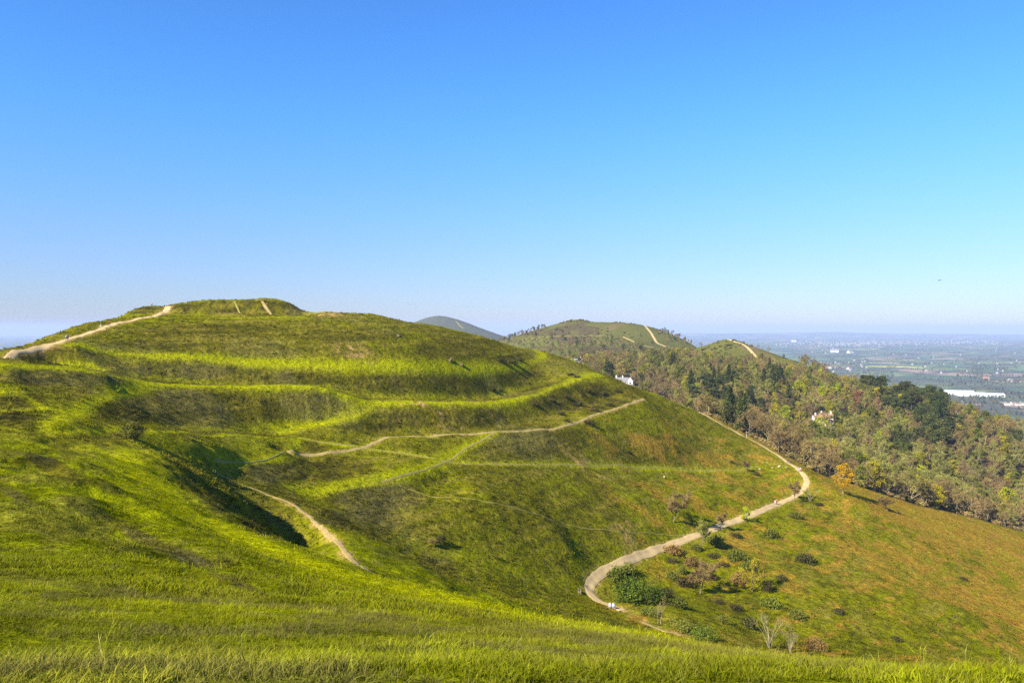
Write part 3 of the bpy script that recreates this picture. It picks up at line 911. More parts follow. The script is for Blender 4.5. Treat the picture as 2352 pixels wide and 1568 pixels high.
def skeleton(rn, h, spread, levels=3, lean=0.0, b0=0.38, nb=(4, 4, 3), upright=0.5, r0=None):
    """branch list [(pts, radii, level)] and twig ends [(point, direction)]"""
    br, ends = [], []
    r0 = r0 or h * 0.022

    def grow(p, d, ln, r, lv):
        n = 3 if lv else 4
        pts, rads, dd = [p], [r], d
        for k in range(n):
            dd = (dd + Vector((rn.gauss(0, .14), rn.gauss(0, .14), rn.gauss(0.05, .08)))).normalized()
            pts.append(pts[-1] + dd * ln / n)
            rads.append(r * (1 - 0.62 * (k + 1) / n))
        br.append((pts, rads, lv))
        if lv >= levels:
            for q in pts[1:]:
                ends.append((q, dd))
            return
        m = nb[min(lv, len(nb) - 1)]
        for k in range(m):
            f = (0.38 + 0.62 * (k + rn.random()) / m) if lv else (b0 + (1 - b0) * (k + rn.random() * .6) / m)
            i = min(int(f * n), n - 1)
            q = pts[i].lerp(pts[i + 1], f * n - i)
            an = rn.random() * 6.283 if lv else k * 2.4 + rn.random()
            out = Vector((math.cos(an), math.sin(an), 0))
            nd = (dd * upright + out * spread * (1.15 - 0.45 * f) + Vector((0, 0, 0.25))).normalized()
            grow(q, nd, ln * rn.uniform(0.5, 0.68), rads[i] * 0.62, lv + 1)

    grow(Vector((0, 0, -0.15)), Vector((lean, lean * .3, 1)).normalized(), h * 0.62, r0, 0)
    return br, ends


def rnd_dir(rn):
    while True:
        v = Vector((rn.uniform(-1, 1), rn.uniform(-1, 1), rn.uniform(-1, 1)))
        if 0.05 < v.length < 1:
            return v.normalized()


def bare_tree(seed, h, spread=0.75, twigs=6, tl=0.9, tw=0.055, upright=0.55, nb=(5, 4, 3), mat=M_TWIG, bark=M_BARK, levels=3, trunk_scale=1.0, b0=0.38):
    rn = random.Random(seed)
    br, ends = skeleton(rn, h, spread, levels=levels, nb=nb, upright=upright, r0=h * 0.018 * trunk_scale, b0=b0)
    zmax = max(e[0].z for e in ends)
    s = h / (zmax + tl * 0.4)
    T, C = MB(), MB()
    for pts, rads, lv in br:
        T.tube([p * s for p in pts], [max(r * s, 0.012) for r in rads], 5 if lv == 0 else (4 if lv == 1 else 3), cap=False)
    for p, d in ends:
        sh0 = rn.uniform(0.75, 1.25)
        for k in range(twigs):
            dd = (d * 0.55 + rnd_dir(rn) * 0.9 + Vector((0, 0, 0.2))).normalized()
            ln = tl * rn.uniform(0.5, 1.2)
            a = p * s
            b = a + dd * ln
            side = dd.cross(rnd_dir(rn)).normalized() * tw
            C.tri(a - side * .7, a + side * .7, b, sh0 * rn.uniform(0.8, 1.2))
            m = a.lerp(b, 0.45)
            d2 = (dd + rnd_dir(rn) * 0.8).normalized()
            C.tri(m - side * .5, m + side * .5, m + d2 * ln * .6, sh0 * rn.uniform(0.8, 1.2))
    return T.mesh("trunk", bark), C.mesh("crown", mat)


def leaf_at(C, rn, p, size, shade, flat=0.0):
    n = rnd_dir(rn)
    n.z += flat
    n.normalize()
    a = n.orthogonal().normalized()
    b = n.cross(a)
    an = rn.random() * 6.28
    u = (a * math.cos(an) + b * math.sin(an)) * size
    w = (b * math.cos(an) - a * math.sin(an)) * size * 0.55
    C.quad(p - u, p + w, p + u, p - w, shade)


def leafy_tree(seed, h, wid, mat, n=1500, leaf=0.22, clumps=26, base=0.28, bark=M_BARK, dens=0.55):
    """trunk with limbs, and a crown of leaf clumps with gaps between them"""
    rn = random.Random(seed)
    br, ends = skeleton(rn, h * 0.92, 0.6, levels=2, nb=(5, 3), upright=0.6)
    T, C = MB(), MB()
    for pts, rads, lv in br:
        T.tube(pts, [max(r, 0.015) for r in rads], 5 if lv == 0 else 3, cap=False)
    cen = []
    for k in range(clumps):
        t = (k + rn.random()) / clumps
        z = base + (1 - base) * (0.06 + 0.9 * t)
        prof = math.sin(math.pi * min(1, max(0.08, (z - base) / (1 - base) * 0.86 + 0.12))) ** 0.7
        an = rn.random() * 6.283
        rr = wid * 0.5 * prof * math.sqrt(rn.random()) * 0.92
        cen.append((Vector((rr * math.cos(an), rr * math.sin(an), z * h)), wid * rn.uniform(0.11, 0.2), rn.uniform(0.72, 1.28)))
    per = n // clumps
    for c, r, sh in cen:
        for k in range(per):
            d = rnd_dir(rn) * r * rn.random() ** 0.45
            d.z *= 0.75
            leaf_at(C, rn, c + d, leaf * rn.uniform(0.6, 1.2), sh * rn.uniform(0.75, 1.25), 0.4)
    return T.mesh("trunk", bark), C.mesh("crown", mat)


def pine_tree(seed, h, wid, n=1500, kind=0, mat=M_PINE):
    """kind 0: tall conifer of drooping tiers; kind 1: flat-topped pine with a bare trunk and layered plates"""
    rn = random.Random(seed)
    T, C = MB(), MB()
    lean = Vector((rn.gauss(0, .03), rn.gauss(0, .03), 1))
    T.tube([lean * (h * k / 5) - Vector((0, 0, .2)) for k in range(6)], [h * 0.017 * (1 - 0.17 * k) for k in range(6)], 6)
    tiers = 15 if kind == 0 else 7
    per = n // (tiers * 6)
    for i in range(tiers):
        f = (i + 0.5) / tiers
        z = h * (0.14 + 0.86 * f) if kind == 0 else h * (0.46 + 0.5 * f)
        rad = wid * 0.5 * ((1 - f) ** 0.75 + 0.05) if kind == 0 else wid * 0.5 * math.sin(math.pi * (0.25 + 0.6 * f)) * rn.uniform(0.7, 1.1)
        for k in range(6):
            an = k * 1.047 + rn.uniform(-.5, .5) + i
            ln = rad * rn.uniform(0.55, 1.15)
            droop = -0.25 if kind == 0 else 0.12
            tip = Vector((math.cos(an) * ln, math.sin(an) * ln, droop * ln))
            base = lean * z
            T.tube([base, base + tip * 0.85], [h * 0.004, h * 0.0015], 3, cap=False)
            sh = rn.uniform(0.65, 1.35)
            for q in range(per):
                t = rn.random() ** 0.6
                p = base + tip * t + Vector((rn.gauss(0, .16) * ln, rn.gauss(0, .16) * ln, rn.gauss(0, .05) * h * (0.35 if kind == 0 else 0.5)))
                leaf_at(C, rn, p, h * 0.022 * rn.uniform(0.7, 1.4), sh * rn.uniform(0.7, 1.3), 0.6)
    return T.mesh("trunk", M_BARK), C.mesh("crown", mat)


def bush(seed, wid, h, mat, n=900, leaf=0.16, lobes=6, bark=M_BARK):
    rn = random.Random(seed)
    T, C = MB(), MB()
    lob = []
    for k in range(lobes):
        an = k * 2.4 + rn.random()
        rr = wid * 0.3 * math.sqrt((k + .3) / lobes)
        hh = h * rn.uniform(0.55, 0.8) * (1 - 0.4 * rr / (wid * 0.5))
        c = Vector((math.cos(an) * rr, math.sin(an) * rr, hh * 0.55))
        lob.append((c, wid * rn.uniform(0.2, 0.3), hh * 0.62, rn.uniform(0.75, 1.25)))
        T.tube([(0, 0, -0.2), c * 0.5, c + Vector((0, 0, hh * .2))], [wid * .014, wid * .010, wid * .004], 4, cap=False)
    for c, r, hr, sh in lob:
        for q in range(n // lobes):
            d = rnd_dir(rn)
            f = rn.random() ** 0.35 * (1 + 0.12 * math.sin(7 * d.x + 5 * d.y + c.x))
            p = c + Vector((d.x * r * f, d.y * r * f, d.z * hr * f))
            if p.z < -0.1:
                p.z = abs(p.z) * 0.3
            leaf_at(C, rn, p, leaf * rn.uniform(0.6, 1.3), sh * rn.uniform(0.7, 1.3), 0.3)
    return T.mesh("stem", bark), C.mesh("foliage", mat)


def twig_shrub(seed, h, wid, stems=9, mat=M_TWIG, bark=M_PALEBARK, twigs=5, tl=0.5, tw=0.03):
    """several stems fanning up from the ground"""
    rn = random.Random(seed)
    T, C = MB(), MB()
    for k in range(stems):
        an = k * 2.4 + rn.random()
        out = wid * 0.5 * rn.uniform(0.25, 1.0)
        hh = h * rn.uniform(0.7, 1.0) * (1 - 0.25 * out / (wid * .5))
        tip = Vector((math.cos(an) * out, math.sin(an) * out, hh))
        mid = Vector((tip.x * .4, tip.y * .4, hh * .55))
        T.tube([(0.03 * math.cos(an), .03 * math.sin(an), -0.2), mid * .5, mid, tip], [.06 * h / 6, .05 * h / 6, .035 * h / 6, .01], 4, cap=False)
        for q in range(8):
            f = 0.35 + 0.65 * rn.random()
            p = mid.lerp(tip, f)
            d0 = ((tip - mid).normalized() + rnd_dir(rn) * .7).normalized()
            e = p + d0 * h * .16
            T.tube([p, e], [.014 * h / 6, .006], 3, cap=False)
            for w in range(twigs):
                d = (d0 + rnd_dir(rn) * .8).normalized()
                s = d.cross(rnd_dir(rn)).normalized() * tw
                a = p.lerp(e, rn.random())
                C.tri(a - s, a + s, a + d * tl * rn.uniform(.5, 1.3), rn.uniform(.7, 1.3))
    return T.mesh("stem", bark), C.mesh("twigs", mat)


def plant(name, parts, loc, label, cat, group=None, s=1.0, rz=None, sz=None, names=('trunk', 'crown')):
    t = empty(name, loc, random.random() * 6.28 if rz is None else rz)
    t.scale = (s, s, sz or s)
    tag(t, label, cat, group)
    for me, nm in zip(parts, names):
        link(nm, me, t)
    return t


def on_ground(u, v, near=None, sink=0.05):
    x, y, z = hit(u, v, near=near)
    return (x, y, z - sink)
# ------------------------------------------------------------------ the single trees and bushes on the open slopes
def pxm(px, D):
    return px * D / FPX


V = {}
V['bare_a'] = bare_tree(11, 8.0, 0.72, twigs=12, tl=1.0, tw=0.075, trunk_scale=1.4)
V['bare_b'] = bare_tree(12, 8.0, 0.95, twigs=13, tl=1.0, tw=0.075, upright=0.35, trunk_scale=1.4)
V['bare_c'] = bare_tree(13, 8.0, 0.55, twigs=11, tl=0.9, tw=0.065, upright=0.7, trunk_scale=1.4)
V['bare_olive'] = bare_tree(14, 8.0, 0.6, twigs=13, tl=0.8, tw=0.075, trunk_scale=1.4, mat=M_TWIG_OLIVE)

def solo(name, parts, base_h, u, v, D, hpx, label, cat, wf=1.0, names=('trunk', 'crown'), rz=None):
    x, y, z = on_ground(u, v, D)
    h = pxm(hpx, y)
    t = plant(name, parts, (x, y, z), label, cat, s=h / base_h * wf, sz=h / base_h, rz=rz, names=names)
    return t


SB = ('stem', 'foliage')
ST = ('stem', 'crown')
birch = leafy_tree(21, 10.5, 6.8, M_GOLD, n=3600, leaf=0.24, clumps=46, base=0.20, bark=M_PALEBARK)
solo('birch_tree', birch, 10.5, 1937, 1133, 300, 70, 'golden leafed birch with a pale trunk standing on the grass just below the wood', 'tree')
solo('bare_tree', V['bare_b'], 8, 2038, 1173, 306, 34, 'small bare round-headed tree on the open grass right of the golden birch', 'tree', 1.25)
solo('bare_tree', V['bare_a'], 8, 1824, 1152, 292, 46, 'slender bare tree inside the bend where the gravel path turns uphill', 'tree', 0.9)
solo('twig_bush', twig_shrub(31, 5.5, 5.5, 12, M_TWIG_OLIVE), 5.5, 1860, 1151, 294, 35, 'low twiggy bush with ivy green base beside the outer bend of the gravel path', 'bush', 1.15, ST)
solo('leafy_bush', leafy_tree(33, 4.6, 3.6, M_LIME, 1300, 0.15, 20, 0.12), 4.6, 1713, 1198, 255, 35, 'small yellow green leafed tree overhanging the middle of the gravel path', 'tree', 1.05)
solo('bare_tree', V['bare_c'], 8, 1658, 1217, 243, 42, 'small thin bare tree by the gravel path, left of the yellow green tree', 'tree', 0.95)
solo('bare_tree', V['bare_olive'], 8, 1615, 1264, 225, 76, 'tallest bare tree standing at the gravel path, ivy on its trunk', 'tree', 0.85)
solo('bare_tree', V['bare_b'], 8, 1547, 1198, 240, 72, 'spreading bare tree alone on the grass above the gravel path', 'tree', 0.95)
solo('bare_tree', V['bare_a'], 8, 1716, 1083, 322, 26, 'tiny bare tree at the right end of the level hillside trail', 'tree', 1.0)
solo('bare_tree', V['bare_b'], 8, 1608, 1363, 190, 80, 'large spreading bare tree below the gravel path beside the dark green thicket', 'tree', 1.0)
solo('evergreen_thicket', bush(41, 8.2, 6.0, M_HOLLY, 3600, 0.22, 9), 6.0, 1452, 1380, 180, 74, 'big dark green thicket inside the lower bend of the gravel path', 'bush', 1.0, SB)
solo('evergreen_thicket', bush(42, 6.0, 6.4, M_HOLLY, 3000, 0.20, 7), 6.4, 1503, 1386, 177, 66, 'rounded dark green bush joined to the right of the big thicket', 'bush', 1.0, SB)
solo('leafy_bush', bush(43, 2.9, 2.9, M_GREEN, 1200, 0.13, 6), 2.9, 1568, 1318, 203, 27, 'small round mid green bush left of the large bare tree', 'bush', 1.0, SB)
solo('leafy_tree', leafy_tree(44, 8.0, 6.2, M_YELLOW, 2000, 0.16, 34, 0.1), 8.0, 1728, 1356, 198, 78, 'yellow leaved bushy tree on the bracken slope below the gravel path', 'tree')
solo('leafy_bush', bush(45, 3.0, 3.4, M_GORSE, 1200, 0.13, 6), 3.4, 1762, 1358, 198, 36, 'dark brown bush against the right side of the yellow leaved tree', 'bush', 1.0, SB)
solo('thin_bare_tree', bare_tree(46, 5.5, 0.35, twigs=4, tl=0.45, tw=0.02, upright=1.0, nb=(6, 3), bark=M_PALEBARK, levels=2), 5.5, 1517, 1434, 155, 67, 'pale thin stemmed bare tree in front of the scrub below the thicket', 'tree')
solo('thin_bare_tree', bare_tree(47, 5.5, 0.3, twigs=4, tl=0.45, tw=0.02, upright=1.0, nb=(6, 3), bark=M_PALEBARK, levels=2), 5.5, 1510, 1433, 155, 55, 'shorter pale sapling touching the left of the thin stemmed bare tree', 'tree')
solo('leafy_bush', bush(48, 4.5, 2.6, M_GREEN, 1600, 0.14, 7), 2.6, 1490, 1412, 165, 30, 'low green scrub bush just below the dark green thicket', 'bush', 1.0, SB)
solo('leafy_bush', bush(49, 6.6, 4.6, M_HOLLY, 2800, 0.15, 9), 4.6, 1612, 1470, 155, 52, 'wide olive green bush at the foot of the slope just above the near grass', 'bush', 1.0, SB)
solo('leafy_bush', bush(50, 4.6, 3.4, M_GREEN, 1800, 0.15, 7), 3.4, 1568, 1450, 158, 42, 'olive bush beside the lower path left of the wide olive bush', 'bush', 1.0, SB)
solo('twig_shrub', twig_shrub(51, 7.0, 7.5, 16, M_TWIG_OLIVE, M_PALEBARK, 6, 0.6, 0.03), 7.0, 1767, 1487, 160, 82, 'many stemmed pale bare shrub fanning out near the bottom of the bracken slope', 'bush', 1.0, ST)
solo('twig_shrub', twig_shrub(52, 5.0, 4.0, 9, M_TWIG, M_PALEBARK, 3, 0.5, 0.025), 5.0, 1815, 1498, 158, 60, 'leaning pale bare saplings beside the many stemmed shrub', 'bush', 1.0, ST)
solo('bracken_bush', bush(53, 5.0, 3.4, M_FERN, 1900, 0.14, 8), 3.4, 1874, 1492, 160, 40, 'domed brown bush at the bottom of the bracken slope', 'bush', 1.05, SB)
solo('hill_shrub', leafy_tree(54, 3.3, 4.2, M_GREEN, 2600, 0.14, 34, 0.05), 3.3, 305, 1010, 134, 40, 'lone round green shrub in the hollow left of the ditch', 'bush', 1.0)
solo('hawthorn_tree', bare_tree(55, 2.4, 0.9, twigs=9, tl=0.5, tw=0.03, upright=0.3, mat=M_GORSE), 2.4, 1014, 1257, 152, 28, 'small dark hawthorn with a bent trunk in the grassy bowl', 'tree')
solo('hawthorn_tree', bare_tree(56, 1.7, 0.9, twigs=8, tl=0.4, tw=0.03, upright=0.3), 1.7, 993, 1254, 152, 20, 'smaller brown bush left of the dark hawthorn in the bowl', 'tree')
solo('leafy_bush', bush(57, 2.6, 2.2, M_GORSE, 800, 0.12, 6), 2.2, 1737, 1091, 318, 12, 'dark brown bush at the end of the level hillside trail', 'bush', 1.3, SB)

# gorse and heather clumps on the ramparts
GORSE = [(1130, 896, 252, 30, 13, 'dark gorse clump on the second rampart face above the lower terrace'),
         (1150, 898, 253, 16, 9, 'small gorse clump touching the right of the clump on the second rampart face'),
         (1150, 830, 284, 30, 12, 'left half of the brown gorse patch above the upper terrace'),
         (1175, 834, 290, 32, 13, 'right half of the brown gorse patch above the upper terrace'),
         (1190, 826, 300, 24, 10, 'uppermost gorse clump of the patch above the upper terrace'),
         (1310, 862, 330, 26, 9, 'gorse patch just above the right end of the middle terrace'),
         (1325, 867, 345, 20, 8, 'low gorse clump at the tip of the middle terrace'),
         (1352, 974, 276, 34, 15, 'dark gorse bush right under the pale hillside trail'),
         (1228, 930, 272, 26, 12, 'gorse clump at the left start of the dark scrub above the trail'),
         (1288, 952, 266, 24, 12, 'gorse bush low in the dark scrub just above the trail'),
         (1302, 968, 266, 18, 9, 'small gorse clump resting on the upper edge of the trail'),
         (1330, 930, 290, 34, 15, 'broad gorse clump in the middle of the dark scrub above the trail'),
         (1365, 945, 292, 30, 14, 'gorse bush just above the bend of the pale trail'),
         (1400, 932, 306, 26, 11, 'gorse clump above the upper end of the pale trail'),
         (1352, 900, 322, 28, 12, 'gorse clump high in the dark scrub below the terrace tip'),
         (1385, 905, 330, 24, 11, 'dark gorse casting a shadow near the right skyline of the hill'),
         (1420, 900, 345, 22, 9, 'gorse clump against the right skyline of the hill'),
         (1300, 912, 300, 22, 10, 'gorse clump right under the middle terrace'),
         (1265, 920, 286, 20, 9, 'smaller gorse clump under the middle terrace on the left'),
         (1440, 1038, 282, 18, 8, 'lone dark gorse on the long slope right of the trail'),
         (1680, 1062, 322, 14, 7, 'gorse tuft near the right end of the long slope')]
gb_ = [bush(61 + k, 4.0, 1.9, M_GORSE, 700, 0.16, 7) for k in range(3)]
for k, (u, v, D, wp, hp, lab) in enumerate(GORSE):
    x, y, z = on_ground(u, v, D)
    plant('gorse_bush', gb_[k % 3], (x, y, z), lab, 'bush', 'gorse clumps on the hillside', s=pxm(wp, y) / 4.0, sz=pxm(hp, y) / 1.9, names=SB)

# brown scrub clumps on the bracken slope
SCRUB = [(1925, 1408, 196, 40, 16, 'brown scrub clump in the middle of the bracken slope'), (1795, 1330, 208, 34, 14, 'dark bramble clump right of the yellow leaved tree'),
         (1665, 1300, 212, 30, 12, 'bramble clump between the bare trees below the gravel path'), (1545, 1290, 208, 36, 14, 'brown bramble bank along the lower edge of the gravel path'),
         (1590, 1335, 196, 34, 14, 'brown bramble clump behind the large spreading bare tree'), (1650, 1385, 186, 30, 12, 'low bramble right of the large spreading bare tree'),
         (1425, 1350, 184, 30, 14, 'brown bramble at the left end of the dark green thicket'), (1690, 1232, 236, 34, 13, 'dark bramble bank under the gravel path near the yellow green tree'),
         (1640, 1280, 218, 40, 14, 'dark bramble at the foot of the ivy grown tree'), (1880, 1160, 290, 26, 9, 'low dark bramble in the shade right of the path bend'),
         (2060, 1470, 180, 34, 13, 'brown scrub clump low on the bracken slope'), (2210, 1330, 240, 26, 9, 'faint brown scrub clump high on the right of the bracken slope')]
for k, (u, v, D, wp, hp, lab) in enumerate(SCRUB):
    x, y, z = on_ground(u, v, D)
    plant('scrub_bush', gb_[k % 3], (x, y, z), lab, 'bush', 'scrub clumps on the bracken slope', s=pxm(wp, y) / 4.0, sz=pxm(hp, y) / 1.9, names=SB)

rs = random.Random(77)
EXTRA = [(1545, 1270), (1600, 1262), (1690, 1285), (1720, 1310), (1640, 1330), (1575, 1345), (1545, 1330), (1690, 1400), (1660, 1430), (1720, 1440), (1560, 1395), (1415, 1330), (1440, 1320), (1775, 1395), (1830, 1420), (1530, 1370), (1640, 1250), (1770, 1235), (1830, 1190), (1700, 1340), (1590, 1300), (1850, 1290)]
gm_ = [bush(71 + k, 4.0, 1.9, m_, 800, 0.16, 7) for k, m_ in enumerate((M_GREEN, M_FERN, M_GORSE))]
for k, (u, v) in enumerate(EXTRA):
    x, y, z = on_ground(u, v)
    wp = rs.uniform(28, 58)
    kk = rs.choice([0, 0, 1, 2])
    plant('scrub_bush', gm_[kk], (x, y, z), ('low green scrub clump on the slope below the gravel path', 'low rusty scrub clump on the slope below the gravel path', 'low dark scrub clump on the slope below the gravel path')[kk], 'bush',
          ('green', 'rusty', 'dark')[kk] + ' scrub clumps below the gravel path', s=pxm(wp, y) / 4.0, sz=pxm(wp * rs.uniform(.5, .8), y) / 1.9, names=SB)
# ------------------------------------------------------------------ the woods
def inpoly(u, v, poly):
    c = False
    n = len(poly)
    for i in range(n):
        (x0, y0), (x1, y1) = poly[i], poly[i - 1]
        if (y0 > v) != (y1 > v) and u < (x1 - x0) * (v - y0) / (y1 - y0) + x0:
            c = not c
    return c


WV = {
    'brown': [bare_tree(101 + k, 11.5, 0.72, twigs=6, tl=1.25, tw=0.085, nb=(5, 4, 3), mat=M_TWIG, bark=M_PALEBARK if k % 2 else M_BARK, upright=0.5 + 0.1 * k, trunk_scale=0.9, b0=0.2) for k in range(4)],
    'olive': [bare_tree(111 + k, 11.5, 0.66, twigs=7, tl=1.2, tw=0.10, nb=(5, 4, 3), mat=M_TWIG_OLIVE, bark=M_PALEBARK, upright=0.6 + 0.1 * k, b0=0.2) for k in range(4)],
    'green': [leafy_tree(121 + k, 11.5, 7.6, M_GREEN, 1700, 0.36, 30, 0.16) for k in range(3)],
    'lime': [leafy_tree(126 + k, 10.5, 7.0, M_LIME, 1700, 0.36, 26, 0.14) for k in range(2)],
    'yellow': [leafy_tree(129 + k, 11, 7.4, M_YELLOW, 1700, 0.32, 32, 0.16) for k in range(2)],
    'rust': [leafy_tree(133, 12, 9.5, M_RUST, 2200, 0.34, 36, 0.12)],
    'fir': [pine_tree(141 + k, 19, 8.0, 2300, 0) for k in range(2)],
    'pine': [pine_tree(144 + k, 18, 10.5, 2300, 1) for k in range(2)],
    'yew': [leafy_tree(148 + k, 10, 8.0, M_PINE, 2200, 0.38, 30, 0.06) for k in range(2)],
}
HGT = {'brown': 11.5, 'olive': 11.5, 'green': 11.5, 'lime': 10.5, 'yellow': 11, 'rust': 12, 'fir': 19, 'pine': 18, 'yew': 10}
KIND_NAME = {'brown': 'bare_tree', 'olive': 'budding_tree', 'green': 'leafy_tree', 'lime': 'leafy_tree', 'yellow': 'leafy_tree', 'rust': 'copper_tree', 'fir': 'fir_tree', 'pine': 'pine_tree', 'yew': 'yew_tree'}

# dark evergreens stand in these groups (u, v of the crowns, half widths)
DARK = [(1773, 874, 27, 24, 'fir'), (1720, 930, 52, 30, 'yew'), (2010, 885, 34, 24, 'pine'), (2105, 928, 78, 26, 'pine'), (2150, 935, 16, 34, 'fir'), (2078, 1012, 42, 20, 'yew'), (2150, 985, 42, 42, 'pine'),
        (1942, 948, 18, 14, 'yew'), (1660, 905, 26, 22, 'yew'), (1585, 905, 22, 14, 'yew'), (1700, 950, 40, 14, 'fir'), (1830, 920, 22, 20, 'fir'), (1630, 880, 30, 12, 'yew'), (1680, 882, 22, 12, 'fir'),
        (2190, 965, 30, 20, 'yew'), (2330, 1010, 20, 14, 'yew'), (2260, 1050, 20, 12, 'yew'), (1870, 985, 14, 10, 'yew'), (1460, 868, 12, 8, 'yew'), (1490, 866, 12, 7, 'fir'), (1395, 848, 12, 7, 'yew'), (1425, 862, 22, 5, 'yew'), (1465, 880, 8, 14, 'fir'),
        (1535, 838, 14, 10, 'fir'), (1515, 832, 26, 14, 'green'), (1410, 808, 12, 8, 'green'), (1590, 890, 16, 8, 'fir'), (1640, 862, 16, 8, 'fir'), (1295, 823, 14, 6, 'yew'), (1330, 832, 14, 5, 'yew'), (1700, 866, 18, 8, 'yew')]
OLIVE = [(2150, 1080, 120, 40), (2000, 1050, 130, 34), (1960, 1000, 60, 26), (1730, 885, 60, 30), (1640, 870, 60, 22), (1560, 850, 70, 30), (2290, 1060, 70, 40), (2230, 1130, 60, 24), (2000, 985, 60, 20)]
# single bright crowns
BRIGHT = [(1835, 903, 'lime', 1.25, 'bright lime green tree among the dark firs in the upper wood'), (1805, 962, 'lime', 1.2, 'large lime green tree at the left above the white villa'),
          (1886, 984, 'lime', 1.0, 'vivid lime green tree in front of the white villa'), (2018, 1017, 'lime', 1.0, 'upright lime green tree in the middle of the wood'),
          (2108, 1062, 'lime', 0.8, 'narrow lime green tree above the lower right of the wood'), (2116, 1090, 'lime', 0.7, 'low lime green tree under the narrow lime tree'), (2313, 1152, 'lime', 1.0, 'yellow green tree near the right border of the wood'),
          (1987, 966, 'yellow', 0.8, 'pale yellow tree beside the dark yew in the middle of the wood'), (2060, 890, 'yellow', 1.0, 'yellow olive tree on the skyline ridge of the wood'),
          (1632, 930, 'lime', 0.8, 'lime green tree at the left end of the wood under the dark cedar'), (2187, 1080, 'yellow', 0.8, 'yellow budding tree in the lower right wood'),
          (1955, 945, 'lime', 0.6, 'small light green tree left of the dark yew'), (1900, 918, 'yellow', 1.1, 'yellowish tree right of the bright lime tree in the upper wood'), (2310, 1075, 'green', 1.1, 'green leafed tree by the right border of the wood'),
          (1973, 928, 'rust', 1.15, 'large copper red tree in the upper wood'), (2014, 936, 'rust', 0.75, 'smaller copper red tree right of the large one'), (2240, 900, 'yellow', 0.9, 'yellow olive tree at the right end of the skyline'),
          (1938, 1125, 'green', 0.55, 'green bush-like tree behind the golden birch'), (1975, 1100, 'green', 0.7, 'green tree at the front edge of the wood right of the birch'), (1785, 945, 'green', 0.9, 'leafy green tree beside the large lime tree'), (2150, 1075, 'lime', 0.55, 'small lime tree right of the narrow one'), (1600, 893, 'lime', 0.6, 'little lime green tree at the foot of the valley wood')]
MEADOW = [(1514, 902), (1524, 872), (1528, 858), (1540, 848), (1556, 851), (1568, 868), (1574, 902)]
PIN_OPEN = [(1560, 800), (1606, 788), (1665, 770), (1800, 812), (1850, 835), (1815, 862), (1757, 862), (1700, 858), (1655, 850), (1630, 832), (1550, 815)]
BLK_OPEN = [(1255, 740), (1331, 725), (1440, 733), (1515, 750), (1530, 775), (1528, 792), (1605, 794), (1606, 812), (1560, 816), (1500, 808), (1470, 798), (1455, 795), (1430, 780), (1410, 776), (1320, 778), (1255, 782), (1244, 775)]

fe_w = world_line('field_edge')
skyD_u, skyD = [1560, 1780, 1880, 1960, 2120, 2200, 2290, 2352, 2600, 2800], [760, 845, 815, 775, 735, 712, 680, 655, 612, 590]
cand = []
rw = random.Random(5)


def poisson(n, gen, rad, seedpts=()):
    g = {}
    out = []
    def ok(x, y, r):
        i, j = int(x // 6), int(y // 6)
        k = int(r // 6) + 1
        for a in range(i - k, i + k + 1):
            for b in range(j - k, j + k + 1):
                for (px, py) in g.get((a, b), ()):
                    if (px - x) ** 2 + (py - y) ** 2 < r * r:
                        return False
        return True
    for x, y in seedpts:
        g.setdefault((int(x // 6), int(y // 6)), []).append((x, y))
    for _ in range(n):
        p = gen()
        if p is None:
            continue
        x, y = p
        if ok(x, y, rad(x, y)):
            g.setdefault((int(x // 6), int(y // 6)), []).append((x, y))
            out.append((x, y))
    return out


HOUSE_SPOTS = [(1897, 976, 560), (1873, 972, 565), (1433, 877, 640), (1312, 834, 800), (1328, 837, 790)]
hs = [hit(u, v + 4, near=D) for u, v, D in HOUSE_SPOTS]
spots = []
for u, v, kd, s, lab in BRIGHT:
    # the crown is what is seen: the foot stands below it
    D0 = hit(u, v + 10 if v < 1100 else v + 14)[1]
    x, y, z = hit(u, v + 0.42 * HGT[kd] * s * FPX / D0, lo=330)
    spots.append((x, y, kd, s, lab))


def gen_a():
    u = rw.uniform(1540, 2700)
    D = rw.uniform(330, 850)
    x = (u - CU) / FPX * D
    lo = np.interp(x, fe_w[:, 0], fe_w[:, 1])
    if D < lo + 2 or D > np.interp(u, skyD_u, skyD):
        return None
    if u < 1640 and D < 440 and u < 1560 + (D - 400) * 0.2:
        return None
    return x, D


ptsA = poisson(26000, gen_a, lambda x, y: 5.2 if y < np.interp(x, fe_w[:, 0], fe_w[:, 1]) + 14 else 6.6, [s[:2] for s in spots] + [h[:2] for h in hs] + [(h[0] - 1, h[1] - 8) for h in hs[2:]])


def gen_b():
    u = rw.uniform(1080, 1900)
    D = math.exp(rw.uniform(math.log(440), math.log(1560)))
    x = (u - CU) / FPX * D
    if u > 1560 and D < np.interp(u, skyD_u, skyD):
        return None
    if u < 1560 and D < 500:
        return None
    z = gz(x, D)
    if z > 2 or z < -135:
        return None
    _, v = project(x, D, z)
    if inpoly(u, v, MEADOW) or inpoly(u, v, PIN_OPEN):
        return None
    if inpoly(u, v, BLK_OPEN) and (v < 762 or rw.random() > 0.012):
        return None
    if D > 1000 and u > 1620:
        return None
    return x, D


